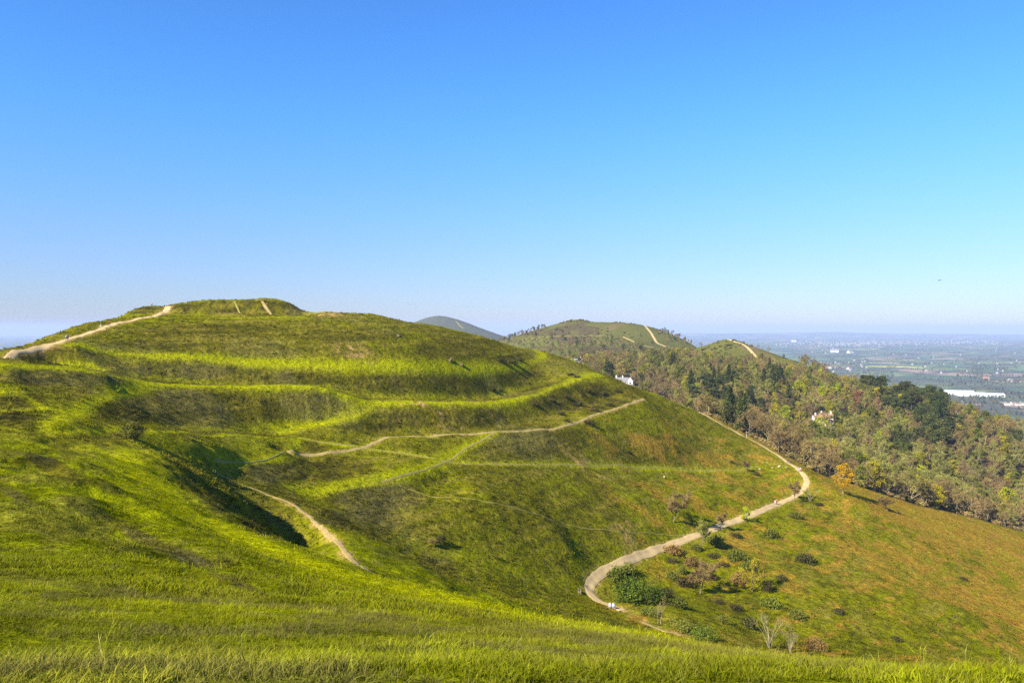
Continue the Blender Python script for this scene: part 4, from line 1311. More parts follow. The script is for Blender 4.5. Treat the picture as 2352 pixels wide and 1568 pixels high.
ptsB = poisson(22000, gen_b, lambda x, y: 7.0 + max(0, y - 600) * 0.003, [h[:2] for h in hs] + [(h[0] - 1, h[1] - 9) for h in hs] + [(h[0] - 1, h[1] - 17) for h in hs] + ptsA)
allp = []
pa = np.array(ptsA + ptsB)
zz = ground(pa[:, 0], pa[:, 1])
for (x, y), z in zip(pa, zz):
    u, v = project(x, y, z + 6)
    kd = None
    for du, dv, ru, rv, k2 in DARK:
        if ((u - du) / ru) ** 2 + ((v - dv) / rv) ** 2 < 1 and rw.random() < 0.6:
            kd = k2
            break
    edge = y - np.interp(x, fe_w[:, 0], fe_w[:, 1])
    if kd is None:
        r = rw.random()
        o = any(((u - a) / c) ** 2 + ((v - b) / d_) ** 2 < 1 for a, b, c, d_ in OLIVE)
        if y > 860:
            kd = 'brown' if r < 0.5 else 'olive' if r < 0.78 else 'green' if r < 0.92 else 'yew'
        elif edge < 34 and x > 60:
            kd = 'brown' if r < 0.74 else 'olive' if r < 0.97 else 'yellow'
        elif o:
            kd = 'olive' if r < 0.72 else 'brown' if r < 0.86 else 'green' if r < 0.94 else 'yellow'
        else:
            kd = 'brown' if r < 0.42 else 'olive' if r < 0.77 else 'green' if r < 0.87 else 'yellow' if r < 0.95 else 'lime' if r < 0.97 else 'yew'
    s = rw.uniform(0.7, 1.32) * (0.92 if edge < 30 else 1.0) * (0.62 if y > 1000 else 1.0)
    if kd in ('fir', 'pine'):
        s *= 0.85
    allp.append((x, y, z - 0.1, kd, s, u, v, edge))

order = sorted(allp, key=lambda a: math.hypot(a[0], a[1]) / (HGT[a[3]] * a[4]))
quota = {'bare_tree': 260, 'budding_tree': 240, 'leafy_tree': 110, 'fir_tree': 70, 'pine_tree': 70, 'yew_tree': 110, 'copper_tree': 5}
LOOK = {'brown': 'bare brown twigged tree', 'olive': 'pale olive budding tree', 'green': 'mid green leafed tree', 'yellow': 'yellowish budding tree', 'fir': 'dark pointed fir', 'pine': 'dark flat topped pine', 'yew': 'dark rounded evergreen', 'lime': 'small lime green tree'}
GRP = {'brown': 'bare trees', 'olive': 'budding trees', 'green': 'leafy trees', 'yellow': 'leafy trees', 'fir': 'firs', 'pine': 'pines', 'yew': 'dark evergreens', 'lime': 'lime green trees'}


def zone(u, v, y, edge):
    if u < 1560:
        return 'in the valley wood beyond the hill fort' if y < 900 else 'on the slopes of the far rounded hill'
    if y > 860:
        return 'on the slopes of the far pointed hill' if u > 1600 else 'on the slopes of the far rounded hill'
    if edge < 16:
        return 'in the front row of the wood along the grass field' if u > 1930 else 'along the wood edge behind the gravel path'
    if edge < 60:
        return 'just behind the front row of the right hand wood' if u > 1930 else 'in the wood behind the path bend'
    if v < 900 and u > 1840:
        return 'on the skyline ridge of the right hand wood'
    if u < 1840:
        return 'in the left part of the wood among the dark firs'
    return 'in the upper middle of the right hand wood' if v < 985 else 'in the lower middle of the right hand wood'


MARKS = [(1899, 972, 'the white villa'), (1973, 928, 'the large copper red tree'), (1835, 903, 'the bright lime tree among firs'), (1805, 962, 'the large lime tree'), (2018, 1017, 'the upright lime tree'), (2108, 1062, 'the narrow lime tree'), (2313, 1152, 'the lime tree at the right border'),
         (2060, 890, 'the yellow tree on the skyline'), (1632, 930, 'the lime tree at the wood\'s left end'), (2187, 1080, 'the yellow budding tree'), (1937, 1110, 'the golden birch'), (2038, 1160, 'the round bare tree'), (1433, 875, 'the tall chimneyed white house'), (1320, 832, 'the two small valley houses'),
         (1546, 860, 'the bright green meadow'), (1690, 780, 'the pointed hill\'s top'), (1500, 775, 'the rounded hill path'), (1280, 772, 'the rounded hill track'), (1815, 1063, 'the dark walkers on the path'), (2240, 905, 'the white works'), (1740, 835, 'the pointed hill path'), (2330, 1060, 'the picture\'s right border'), (1757, 975, 'the tallest pale pole'), (1190, 775, 'the rounded hill\'s left foot')]


def near_what(u, v, s):
    a, b, nm_ = min(MARKS, key=lambda m_: math.hypot(u - m_[0], (v - m_[1]) * 1.6))
    dx, dy = u - a, v - b
    if abs(dx) > 1.4 * abs(dy):
        w_ = 'right of ' if dx > 0 else 'left of '
    elif abs(dy) > 1.4 * abs(dx):
        w_ = 'below ' if dy > 0 else 'above '
    else:
        w_ = ('below and ' if dy > 0 else 'above and ') + ('right of ' if dx > 0 else 'left of ')
    far_ = math.hypot(dx, dy)
    return ('' if len((w_ + nm_).split()) > 10 or 22 <= far_ < 55 else 'close ' if far_ < 22 else 'well ') + w_ + nm_


for (x, y, kd, s, lab) in spots:
    t = plant(KIND_NAME[kd], WV[kd][rw.randrange(len(WV[kd]))], (x, y, gz(x, y) - 0.1), lab, 'tree', s=s * 1.3, sz=s * 1.2)
rest = []
protos = {}
used = {}
for (x, y, z, kd, s, u, v, edge) in order:
    nm = KIND_NAME[kd]
    inframe = -20 < u < 2400 and v < 1600
    if quota.get(nm, 0) > 0 and inframe:
        quota[nm] -= 1
        k = rw.randrange(len(WV[kd]))
        zn = zone(u, v, y, edge)
        t = plant(nm, WV[kd][k], (x, y, z), LOOK[kd] + ' ' + near_what(u, v, s), 'tree', GRP[kd] + ' ' + near_what(u, v, s), s=s * rw.uniform(0.9, 1.15), sz=s)
    else:
        rest.append((x, y, z, kd, s))


# ------------------------------------------------------------------ scatter: one object whose points carry instanced copies
def scatter(name, pts, variants, mat=None):
    """pts: (x, y, z, variant index, scale, tilt x, tilt y, rot z[, r, g, b])"""
    pts = np.asarray(pts, float)
    co = bpy.data.collections.new(name + "_sources")
    for i, parts in enumerate(variants):
        sub = bpy.data.collections.new("%s_source_%02d" % (name, i))
        co.children.link(sub)
        for me in parts:
            sub.objects.link(bpy.data.objects.new(name + "_source", me))
    me = bpy.data.meshes.new(name)
    me.vertices.add(len(pts))
    me.vertices.foreach_set("co", pts[:, :3].astype(np.float32).ravel())
    a = me.attributes.new("idx", 'INT', 'POINT')
    a.data.foreach_set("value", pts[:, 3].astype(np.int32))
    a = me.attributes.new("scl", 'FLOAT', 'POINT')
    a.data.foreach_set("value", pts[:, 4].astype(np.float32))
    a = me.attributes.new("rot", 'FLOAT_VECTOR', 'POINT')
    a.data.foreach_set("vector", pts[:, 5:8].astype(np.float32).ravel())
    if pts.shape[1] > 8:
        a = me.attributes.new("tint", 'FLOAT_COLOR', 'POINT')
        a.data.foreach_set("color", np.concatenate([pts[:, 8:11], np.ones((len(pts), 1))], 1).astype(np.float32).ravel())
    o = link(name, me)
    ng = bpy.data.node_groups.new(name + "_scatter", 'GeometryNodeTree')
    ng.interface.new_socket("Geometry", in_out='INPUT', socket_type='NodeSocketGeometry')
    ng.interface.new_socket("Geometry", in_out='OUTPUT', socket_type='NodeSocketGeometry')
    gi, go = ng.nodes.new("NodeGroupInput"), ng.nodes.new("NodeGroupOutput")
    ip = ng.nodes.new("GeometryNodeInstanceOnPoints")
    ci = ng.nodes.new("GeometryNodeCollectionInfo")
    ci.inputs["Collection"].default_value = co
    ci.inputs["Separate Children"].default_value = True
    ci.inputs["Reset Children"].default_value = True
    def attr(nm_, ty):
        n = ng.nodes.new("GeometryNodeInputNamedAttribute")
        n.data_type = ty
        n.inputs["Name"].default_value = nm_
        return next(s_ for s_ in n.outputs if s_.enabled and s_.name == "Attribute")
    e2r = ng.nodes.new("FunctionNodeEulerToRotation")
    lk = ng.links.new
    lk(attr("rot", 'FLOAT_VECTOR'), e2r.inputs[0])
    lk(gi.outputs[0], ip.inputs["Points"])
    lk(ci.outputs[0], ip.inputs["Instance"])
    ip.inputs["Pick Instance"].default_value = True
    lk(attr("idx", 'INT'), ip.inputs["Instance Index"])
    lk(e2r.outputs[0], ip.inputs["Rotation"])
    lk(attr("scl", 'FLOAT'), ip.inputs["Scale"])
    lk(ip.outputs[0], go.inputs[0])
    md = o.modifiers.new("scatter", 'NODES')
    md.node_group = ng
    return tag(o, kind='stuff')


order_k = sorted(WV)
idx0 = {}
flat = []
for k in order_k:
    idx0[k] = len(flat)
    flat += WV[k]
if rest:
    scatter("distant_woodland", [(x, y, z, idx0[kd] + rw.randrange(len(WV[kd])), s, 0, 0, rw.random() * 6.28) for x, y, z, kd, s in rest], flat)
ug = []
ub = [bush(151 + k, 4.0, 2.2, m_, 420, 0.30, 6) for k, m_ in enumerate((M_TWIG, M_GORSE, M_GREEN))]
for k in range(9000):
    u = rw.uniform(1600, 2600)
    D = rw.uniform(330, 470)
    x = (u - CU) / FPX * D
    e = D - np.interp(x, fe_w[:, 0], fe_w[:, 1])
    if 2.5 < e < 40 and x > 66:
        ug.append((x, D, gz(x, D) - .1, 0 if rw.random() < .62 else rw.randrange(3), rw.uniform(.5, 1.25), 0, 0, rw.random() * 6.28))
    if len(ug) > 900:
        break
scatter("wood_undergrowth", ug, ub)
hsb = []
for k in range(6000):
    D = rw.uniform(800, 1620)
    u = rw.uniform(1230, 1840)
    x = (u - CU) / FPX * D
    z = gz(x, D)
    _, v = project(x, D, z)
    if (inpoly(u, v, PIN_OPEN) or inpoly(u, v, BLK_OPEN)) and vnoise(np.array([x / 38]), np.array([D / 55]), 71)[0] > 0.66:
        hsb.append((x, D, z - .1, rw.randrange(3), rw.uniform(.5, 1.3), 0, 0, rw.random() * 6.28))
    if len(hsb) > 420:
        break
scatter("hill_scrub", hsb, ub)
print("WOOD", len(ptsA), len(ptsB), "stuff", len(rest), quota)
# ------------------------------------------------------------------ houses, the works on the plain, benches, poles, stones
M_WHITE = simple_mat("white_render", (0.66, 0.63, 0.57), var=0.08, scale=0.6)
M_CREAM = simple_mat("cream_render", (0.62, 0.55, 0.44), var=0.1, scale=0.6)
M_BRICK = simple_mat("red_brick", (0.34, 0.15, 0.09), var=0.2, scale=1.2)
M_SLATE = simple_mat("grey_slate", (0.17, 0.16, 0.16), var=0.25, scale=1.0)
M_TILE = simple_mat("brown_tile", (0.24, 0.14, 0.09), var=0.25, scale=1.0)
M_GLASS = simple_mat("window_glass", (0.03, 0.035, 0.045), rough=0.1, spec=0.6, var=0.05)
M_FRAME = simple_mat("window_frame_paint", (0.75, 0.74, 0.70), var=0.05)
M_DOOR = simple_mat("door_paint", (0.08, 0.10, 0.09), var=0.1)
M_SHED = simple_mat("pale_sheet_metal", (0.62, 0.64, 0.67), rough=0.5, spec=0.3, var=0.06, scale=0.05)
M_SHEDW = simple_mat("shed_wall", (0.55, 0.57, 0.58), var=0.08, scale=0.1)
M_WOODB = simple_mat("weathered_wood", (0.34, 0.27, 0.18), var=0.25, scale=6)
M_POLE = simple_mat("pole_wood", (0.40, 0.34, 0.26), var=0.2, scale=3)
M_ROCK = simple_mat("grey_rock", (0.13, 0.095, 0.06), var=0.35, scale=2)
M_LIMEST = simple_mat("pale_stone", (0.34, 0.27, 0.17), var=0.25, scale=2)


def house(name, loc, rz, w, dp, h, rh, wall_m, roof_m, label, wins=3, floors=2, chimneys=((0.3, 1),), group=None, bay=True):
    """walls with gables, two roof slopes with eaves, chimneys, windows (> pane), a door"""
    t = tag(empty(name, loc, rz), label, 'house', group)
    b = MB()
    b.box(-w / 2, w / 2, -dp / 2, dp / 2, -1.5, h)
    for sx in (-1, 1):
        x = sx * w / 2
        b.tri((x, -dp / 2, h), (x, dp / 2, h), (x, 0, h + rh)) if sx > 0 else b.tri((x, dp / 2, h), (x, -dp / 2, h), (x, 0, h + rh))
    link('wall', b.mesh('wall', wall_m), t)
    r = MB()
    ov, th = 0.35, 0.18
    for sy in (-1, 1):
        e = (sy * (dp / 2 + ov), h - rh * ov / (dp / 2))
        a = [(-w / 2 - ov, e[0], e[1]), (w / 2 + ov, e[0], e[1]), (w / 2 + ov, 0, h + rh), (-w / 2 - ov, 0, h + rh)]
        top = [(p[0], p[1], p[2] + th) for p in a]
        if sy > 0:
            a, top = a[::-1], top[::-1]
        r.quad(*top)
        r.quad(*a[::-1])
        for k in range(4):
            r.quad(a[k], a[(k + 1) % 4], top[(k + 1) % 4], top[k])
    rf = link('roof', r.mesh('roof', roof_m), t)
    for cx, sy in chimneys:
        c = MB()
        x = (cx - 0.5) * w
        c.box(x - .45, x + .45, -.35, .35, h + rh - 0.8, h + rh + 1.3)
        c.box(x - .52, x + .52, -.42, .42, h + rh + 1.302, h + rh + 1.45)
        c.tube([(x - .2, 0, h + rh + 1.45), (x - .2, 0, h + rh + 1.85)], [.13, .11], 6)
        c.tube([(x + .2, 0, h + rh + 1.45), (x + .2, 0, h + rh + 1.85)], [.13, .11], 6)
        link('chimney', c.mesh('chimney', wall_m if wall_m is not M_CREAM else M_BRICK), rf)
    fr, pn = MB(), MB()
    fr.box(-.55, .55, -.03, .05, -.05, 1.35)
    pn.box(-.46, -.02, -.05, -.032, .04, 1.26)
    pn.box(.02, .46, -.05, -.032, .04, 1.26)
    frm, pnm = fr.mesh('window', M_FRAME), pn.mesh('pane', M_GLASS)
    for sy in (-1, 1):
        for f in range(floors):
            for k in range(wins):
                if f == 0 and k == wins // 2:
                    continue
                o = link('window', frm, t)
                o.location = ((k + 0.5) / wins * w - w / 2, sy * dp / 2, 0.9 + f * 2.7)
                o.rotation_euler = (0, 0, 0 if sy < 0 else math.pi)
                link('pane', pnm, o)
    for sx in (-1, 1):
        for f in range(floors):
            o = link('window', frm, t)
            o.location = (sx * w / 2, 0, 0.9 + f * 2.7)
            o.rotation_euler = (0, 0, math.pi / 2 * sx)
            link('pane', pnm, o)
    d = MB()
    d.box(-.5, .5, -dp / 2 - .04, -dp / 2 - .002, -.1, 2.05)
    link('door', d.mesh('door', M_DOOR), t)
    return t


x, y, z = hs[2]
house('white_house', (x - 1.5, y, z - 3.6), R(-22), 10.5, 7, 5.4, 3.2, M_WHITE, M_SLATE, 'white gabled house with tall chimneys peeping over the right shoulder of the hill', 4, 2, ((.06, 1), (.55, 1)))
house('white_house', (x + 5.5, y - 2.5, z - 3.4), R(66), 7.0, 4.6, 6.2, 3.0, M_WHITE, M_SLATE, 'tall narrow white gable wing at the right of the tall chimneyed house', 2, 2, ((.5, 1),))
x, y, z = hs[3]
house('white_house', (x, y, z), R(12), 10, 7, 4.6, 2.6, M_WHITE, M_TILE, 'small white house with brown roof left in the valley behind the hill', 3, 2, ((.2, 1),))
x, y, z = hs[4]
house('white_house', (x, y, z), R(-30), 9, 6.5, 4.6, 2.8, M_WHITE, M_SLATE, 'small white house with grey roof just right of the brown roofed one', 3, 2, ((.8, 1),))
x, y, z = hs[0]
house('white_villa', (x, y, z + 1.0), R(-12), 9.0, 7, 6.0, 2.6, M_WHITE, M_TILE, 'white villa with brown roof and brick chimney among the trees of the wood', 3, 2, ((.85, 1), (.15, 1)))
x, y, z = hs[1]
house('white_villa', (x, y, z + 1.0), R(20), 4.5, 4, 4.2, 2.0, M_WHITE, M_TILE, 'little white lodge mostly hidden by trees left of the villa', 1, 1, ((.5, 1),))


def at_plain(u, v):
    D = 290 * FPX / (v - 752)
    for _ in range(4):
        D = -plain_z((u - CU) / FPX * D, D) * FPX / (v - 752)
    xx = (u - CU) / FPX * D
    return xx, D, plain_z(xx, D)


# the white works: long pale roofs
wx, wy, wz = at_plain(2238, 908)
tw = tag(empty('factory', (wx, wy, wz), R(-14)), 'large white roofed works on the plain behind the right end of the wood', 'factory')
for i, (cx, cy, w, dpt, h) in enumerate([(-52, 40, 120, 62, 12), (-20, -32, 110, 60, 10), (58, -36, 90, 46, 8)]):
    b = MB()
    b.box(cx - w / 2, cx + w / 2, cy - dpt / 2, cy + dpt / 2, -2, h)
    for sx in (-1, 1):
        X_ = cx + sx * w / 2
        q = [(X_, cy - dpt / 2, h), (X_, cy + dpt / 2, h), (X_, cy, h + 6)]
        b.tri(*(q if sx > 0 else q[::-1]))
    link('wall', b.mesh('wall', M_SHEDW), tw)
    r = MB()
    for sy in (-1, 1):
        a = [(cx - w / 2 - 1, cy + sy * (dpt / 2 + 1), h + .1), (cx + w / 2 + 1, cy + sy * (dpt / 2 + 1), h + .1), (cx + w / 2 + 1, cy, h + 6.4), (cx - w / 2 - 1, cy, h + 6.4)]
        r.quad(*(a if sy < 0 else a[::-1]))
    rf = link('roof', r.mesh('roof', M_SHED), tw)
    for k in range(5):
        s = MB()
        xx = cx - w / 2 + (k + .5) * w / 5
        s.quad((xx - 4, cy - dpt / 2 + 6, h + 1.55), (xx + 4, cy - dpt / 2 + 6, h + 1.55), (xx + 4, cy - 5, h + 5.75), (xx - 4, cy - 5, h + 5.75))
        link('skylight', s.mesh('skylight', M_SHEDW), rf)
    d = MB()
    for k in range(3):
        d.box(cx - w / 3 + k * w / 3 - 3, cx - w / 3 + k * w / 3 + 3, cy - dpt / 2 - .3, cy - dpt / 2 - .05, 0, 5.5)
    link('door', d.mesh('door', M_DOOR), tw)
x, y, z = at_plain(2258, 878)
FARM = [(2266, 872, M_BRICK, M_TILE, 2.6, 'red brick farmhouse beside the pale field on the plain'), (2322, 876, M_WHITE, M_SLATE, 2.2, 'long white barn near the right border of the plain'), (1917, 809, M_WHITE, M_SLATE, 7.0, 'lone large white building far out on the plain'),
        (1953, 811, M_WHITE, M_SLATE, 5.0, 'smaller white building right of the lone large one on the plain'), (1898, 847, M_BRICK, M_TILE, 2.4, 'leftmost red house of the village behind the wood ridge'), (1908, 846, M_CREAM, M_TILE, 2.4, 'cream house of the village behind the wood ridge'),
        (1922, 846, M_BRICK, M_TILE, 2.2, 'red house in the middle of the village behind the wood ridge'), (1938, 847, M_BRICK, M_SLATE, 2.2, 'grey roofed brick house of the village behind the wood ridge'), (1951, 848, M_WHITE, M_TILE, 2.4, 'rightmost pale house of the village behind the wood ridge'),
        (2304, 929, M_CREAM, M_SLATE, 1.6, 'pale house at the left of the row below the works'), (2315, 930, M_WHITE, M_TILE, 1.5, 'white house second in the row below the works'), (2328, 929, M_CREAM, M_SLATE, 1.7, 'wide grey roofed house in the middle of the row below the works'),
        (2340, 931, M_CREAM, M_TILE, 1.5, 'brown roofed house fourth in the row below the works'), (2349, 930, M_WHITE, M_SLATE, 1.6, 'white house at the picture border in the row below the works'), (2212, 925, M_WHITE, M_SLATE, 1.2, 'small white house left below the works'), (1823, 785, M_WHITE, M_SLATE, 8.0, 'white hall far off above the pointed hill shoulder')]
for k, (u, v, wm_, rm_, s, lab) in enumerate(FARM):
    xx, yy, zz_ = at_plain(u, v)
    t = house('far_house', (xx, yy, zz_), R((k * 37) % 60 - 30), 12, 8, 4.5, 3.0, wm_, rm_, lab, 2, 1, ((.3, 1),))
    t.scale = (s, s, s * 0.85)

# town and scattered buildings far off: one mass of tiny blocks
tb = MB()
rt = random.Random(9)
for k in range(420):
    g = rt.random()
    if g < 0.45:
        u, v = rt.gauss(1930, 75), rt.gauss(789.5, 3.2)
    elif g < 0.8:
        u, v = rt.uniform(1990, 2300), rt.gauss(786, 3.0)
    else:
        u, v = rt.uniform(1850, 2400), rt.uniform(786, 860)
    if v < 780:
        continue
    x, y, z = at_plain(u, v)
    w, dd, h = rt.uniform(8, 18), rt.uniform(8, 12), rt.uniform(5, 9)
    if g > 0.8:
        w, dd, h = w * .8, dd * .8, h * .7
    tb.box(x - w / 2, x + w / 2, y - dd / 2, y + dd / 2, z - 3, z + h)
    n = len(tb.v)
    tb.quad((x - w / 2 - .5, y - dd / 2 - .5, z + h + .05), (x + w / 2 + .5, y - dd / 2 - .5, z + h + .05), (x + w / 2 + .5, y, z + h + 4), (x - w / 2 - .5, y, z + h + 4))
    tb.quad((x + w / 2 + .5, y + dd / 2 + .5, z + h + .05), (x - w / 2 - .5, y + dd / 2 + .5, z + h + .05), (x - w / 2 - .5, y, z + h + 4), (x + w / 2 + .5, y, z + h + 4))
tag(link("distant_town", tb.mesh("distant_town", simple_mat("pale_town_walls", (0.40, 0.36, 0.33), var=0.1, scale=0.02))), kind='stuff')

# hedges and copses of the plain
hp = []
for k in range(620):
    u = rt.uniform(1500, 2560)
    v = 752 + math.exp(rt.uniform(math.log(30), math.log(200)))
    x, y, z = at_plain(u, v)
    if y > 14000:
        continue
    n = rt.randrange(5, 20)
    an = rt.choice([0.15, -0.2, 0.05, 1.2]) + rt.gauss(0, .15)
    cop = rt.random() < 0.22
    for q in range(n * (2 if cop else 1)):
        if cop:
            px, py = x + rt.gauss(0, 60), y + rt.gauss(0, 60)
        else:
            px, py = x + math.cos(an) * q * 15, y + math.sin(an) * q * 15
        kd = rt.choice(['green', 'green', 'olive', 'brown', 'yew', 'yew'])
        hp.append((px, py, plain_z(px, py) - 0.3, idx0[kd] + rt.randrange(len(WV[kd])), rt.uniform(.8, 1.5), 0, 0, rt.random() * 6.28))
scatter("hedgerow_trees", hp, flat)

# trees on the crest of the pointed hill
for u, v, D, hp_, kd, lab in [(1742, 789, 925, 10, 'brown', 'left of three trees by the path on the pointed hill'), (1752, 792, 918, 7, 'brown', 'small middle one of three trees by the path on the pointed hill'), (1765, 797, 910, 12, 'brown', 'right and largest of three trees by the path on the pointed hill'),
                              (1611, 797, 1010, 12, 'brown', 'pale bare tree in the saddle left of the pointed hill'), (1800, 822, 890, 9, 'yew', 'dark bush at the right shoulder of the pointed hill')]:
    x, y, z = hit(u, v, near=D)
    s = pxm(hp_, y) / HGT[kd]
    plant(KIND_NAME[kd], WV[kd][0], (x, y, z - .3), lab, 'tree', s=s, sz=s)
for u, v, D, wp, hp_, lab in [(1498, 788, 1300, 9, 6, 'dark bush left of the broad path on the rounded hill'), (1434, 765, 1420, 7, 5, 'dark bush high on the rounded hill'), (1429, 773, 1390, 8, 5, 'dark bush under the highest one on the rounded hill'),
                              (1677, 814, 900, 6, 4, 'small bush in the middle of the pointed hill meadow'), (1700, 828, 845, 8, 4, 'bush above the lower path of the pointed hill'), (1662, 829, 850, 6, 4, 'bush left of the lower path of the pointed hill')]:
    x, y, z = hit(u, v, near=D)
    plant('hill_bush', gb_[0], (x, y, z - .2), lab, 'bush', s=pxm(wp, y) / 4, sz=pxm(hp_, y) / 1.9, names=SB)


def bench(loc, rz, label):
    t = tag(empty('bench', loc, rz), label, 'bench')
    sl = MB()
    sl.box(-.8, .8, -.055, .055, -.02, .02)
    slm = sl.mesh('slat', M_WOODB)
    for k in range(4):
        link('seat_slat', slm, t).location = (0, -.2 + k * .13, .45)
    for k in range(3):
        o = link('back_slat', slm, t)
        o.location = (0, -.29 - .04 * k, .58 + k * .14)
        o.rotation_euler = (R(75), 0, 0)
    lg = MB()
    lg.box(-.04, .04, -.04, .04, -.3, .43)
    lgm = lg.mesh('leg', M_WOODB)
    pb_ = MB()
    pb_.box(-.04, .04, -.04, .04, -.3, .98)
    pbm = pb_.mesh('leg', M_WOODB)
    ar = MB()
    ar.box(-.04, .04, -.3, .26, .64, .69)
    arm_ = ar.mesh('arm_rest', M_WOODB)
    for sx in (-.72, .72):
        link('leg', lgm, t).location = (sx, .2, 0)
        link('leg', pbm, t).location = (sx, -.36, 0)
        link('arm_rest', arm_, t).location = (sx, 0, 0)
    return t


bx, by, bz = hit(1332, 1362, near=181)
bench((bx, by, bz), R(-95), 'empty wooden bench on the grass left of the lower path bend')
b2x, b2y, b2z = hit(1405, 1396, near=171)
bench((b2x, b2y, b2z), R(165), 'wooden bench with two people at the edge of the path')

for u, v, D, hp_, lab in [(1675, 966, 420, 22, 'pale utility pole at the left end of the wood'), (1757, 990, 410, 28, 'tallest pale pole standing in front of the dark firs'), (1715, 1006, 385, 16, 'short pole with a cross arm just above the wood edge')]:
    x, y, z = hit(u, v, near=D)
    h = pxm(hp_, y)
    t = tag(empty('utility_pole', (x, y, z), 0.4), lab, 'pole')
    p_ = MB()
    p_.tube([(0, 0, -.5), (0, 0, h)], [.14, .10], 8)
    link('post', p_.mesh('post', M_POLE), t)
    c = MB()
    c.box(-.8, .8, -.16, -.105, h - .5, h - .38)
    link('cross_arm', c.mesh('cross_arm', M_POLE), t)
    for sx in (-.6, .6):
        i_ = MB()
        i_.tube([(sx, -.13, h - .378), (sx, -.13, h - .22)], [.04, .05], 6)
        link('insulator', i_.mesh('insulator', M_WHITE), t)


def rock(seed, r, mat, squash=0.7):
    import bmesh
    bm = bmesh.new()
    bmesh.ops.create_icosphere(bm, subdivisions=2, radius=1.0)
    rr = random.Random(seed)
    off = [(rnd_dir(rr), rr.uniform(.55, .95)) for _ in range(9)]
    for v in bm.verts:
        for n, d_ in off:
            k = v.co.dot(n)
            if k > d_:
                v.co -= n * (k - d_)
        v.co *= r * rr.uniform(.93, 1.05)
        v.co.z *= squash
    me = bpy.data.meshes.new("boulder")
    bm.to_mesh(me)
    bm.free()
    me.materials.append(mat)
    return me


ROCKS = [(1034, 829, 284, 0.6, M_ROCK, 1.1, 'craggy brown outcrop on the slope above the upper terrace', 4), (1060, 839, 284, 0.55, M_ROCK, 0.9, 'grey outcrop right below the craggy brown one', 3), (915, 771, 300, 0.6, M_ROCK, 0.6, 'pale rock high on the slope under the hilltop', 2),
         (827, 807, 262, 0.5, M_ROCK, 0.5, 'small pale rock on the slope above the orange scar', 1), (1790, 1072, 326, 0.8, M_LIMEST, 0.8, 'largest pale stone near the path pair on the slope', 1), (1806, 1074, 328, 0.5, M_LIMEST, 0.7, 'pale stone nearest to the path below the walkers', 1),
         (1745, 1077, 324, 0.6, M_LIMEST, 0.6, 'pale stone at the right end of the level trail', 1), (1774, 1074, 326, 0.5, M_LIMEST, 0.6, 'pale stone between the two stones near the path', 1), (1525, 1095, 282, 0.6, M_LIMEST, 0.6, 'single pale stone on the bracken slope under the level trail', 1)]
for k, (u, v, D, r, mt, sq, lab, n) in enumerate(ROCKS):
    x, y, z = hit(u, v, near=D)
    if n == 1:
        o = tag(link('boulder', rock(500 + k, r, mt, sq)), lab, 'rock')
        o.location = (x, y, z + r * .15)
    else:
        t = tag(empty('rock_outcrop', (x, y, z)), lab, 'rock')
        for q in range(n):
            o = link('boulder', rock(520 + k * 7 + q, r * (1 - .15 * q), mt, sq * 1.2), t)
            o.location = (rw.uniform(-.8, .8) * r, q * .9 * r - r, q * r * .55)

# a bird in the sky
bxx, byy, bzz = P(2158, 644, 90)
t = tag(empty('bird', (bxx, byy, bzz), 0.5), 'small dark bird gliding in the sky above the plain', 'bird')
M_BIRD = simple_mat("dark_feathers", (0.03, 0.03, 0.035), var=0.2)
b = MB()
b.tube([(0, -.14, 0), (0, -.08, .01), (0, .02, .01), (0, .10, 0), (0, .14, -.005)], [.006, .03, .04, .03, .008], 8)
b.quad((-.03, -.25, 0), (.03, -.25, 0), (.02, -.12, .008), (-.02, -.12, .008))
link('body', b.mesh('body', M_BIRD), t)
for sx in (-1, 1):
    w_ = MB()
    w_.quad((sx * .03, -.05, .02), (sx * .03, .06, .02), (sx * .18, .05, .06), (sx * .18, -.04, .06))
    w_.quad((sx * .18, -.04, .06), (sx * .18, .05, .06), (sx * .34, -.02, .04), (sx * .30, -.06, .045))
    link('wing', w_.mesh('wing', M_BIRD), t)
# ------------------------------------------------------------------ people
M_SKIN = simple_mat("skin", (0.55, 0.33, 0.23), var=0.05)
M_EYE = simple_mat("dark_eye", (0.02, 0.015, 0.012), var=0.05)
CLOTH = {}


def cloth(name, c):
    if name not in CLOTH:
        CLOTH[name] = simple_mat(name, c, var=0.12, scale=8)
    return CLOTH[name]


def skinned(name, verts, edges, mat, parent, root=0, lev=1):
    me = bpy.data.meshes.new(name)
    me.from_pydata([v[:3] for v in verts], edges, [])
    me.materials.append(mat)
    o = link(name, me, parent)
    md = o.modifiers.new("skin", 'SKIN')
    md.use_smooth_shade = True
    for i, s in enumerate(me.skin_vertices[0].data):
        s.radius = (verts[i][3], verts[i][3])
        s.use_root = (i == root)
    sb = o.modifiers.new("smooth", 'SUBSURF')
    sb.levels = sb.render_levels = lev
    return o


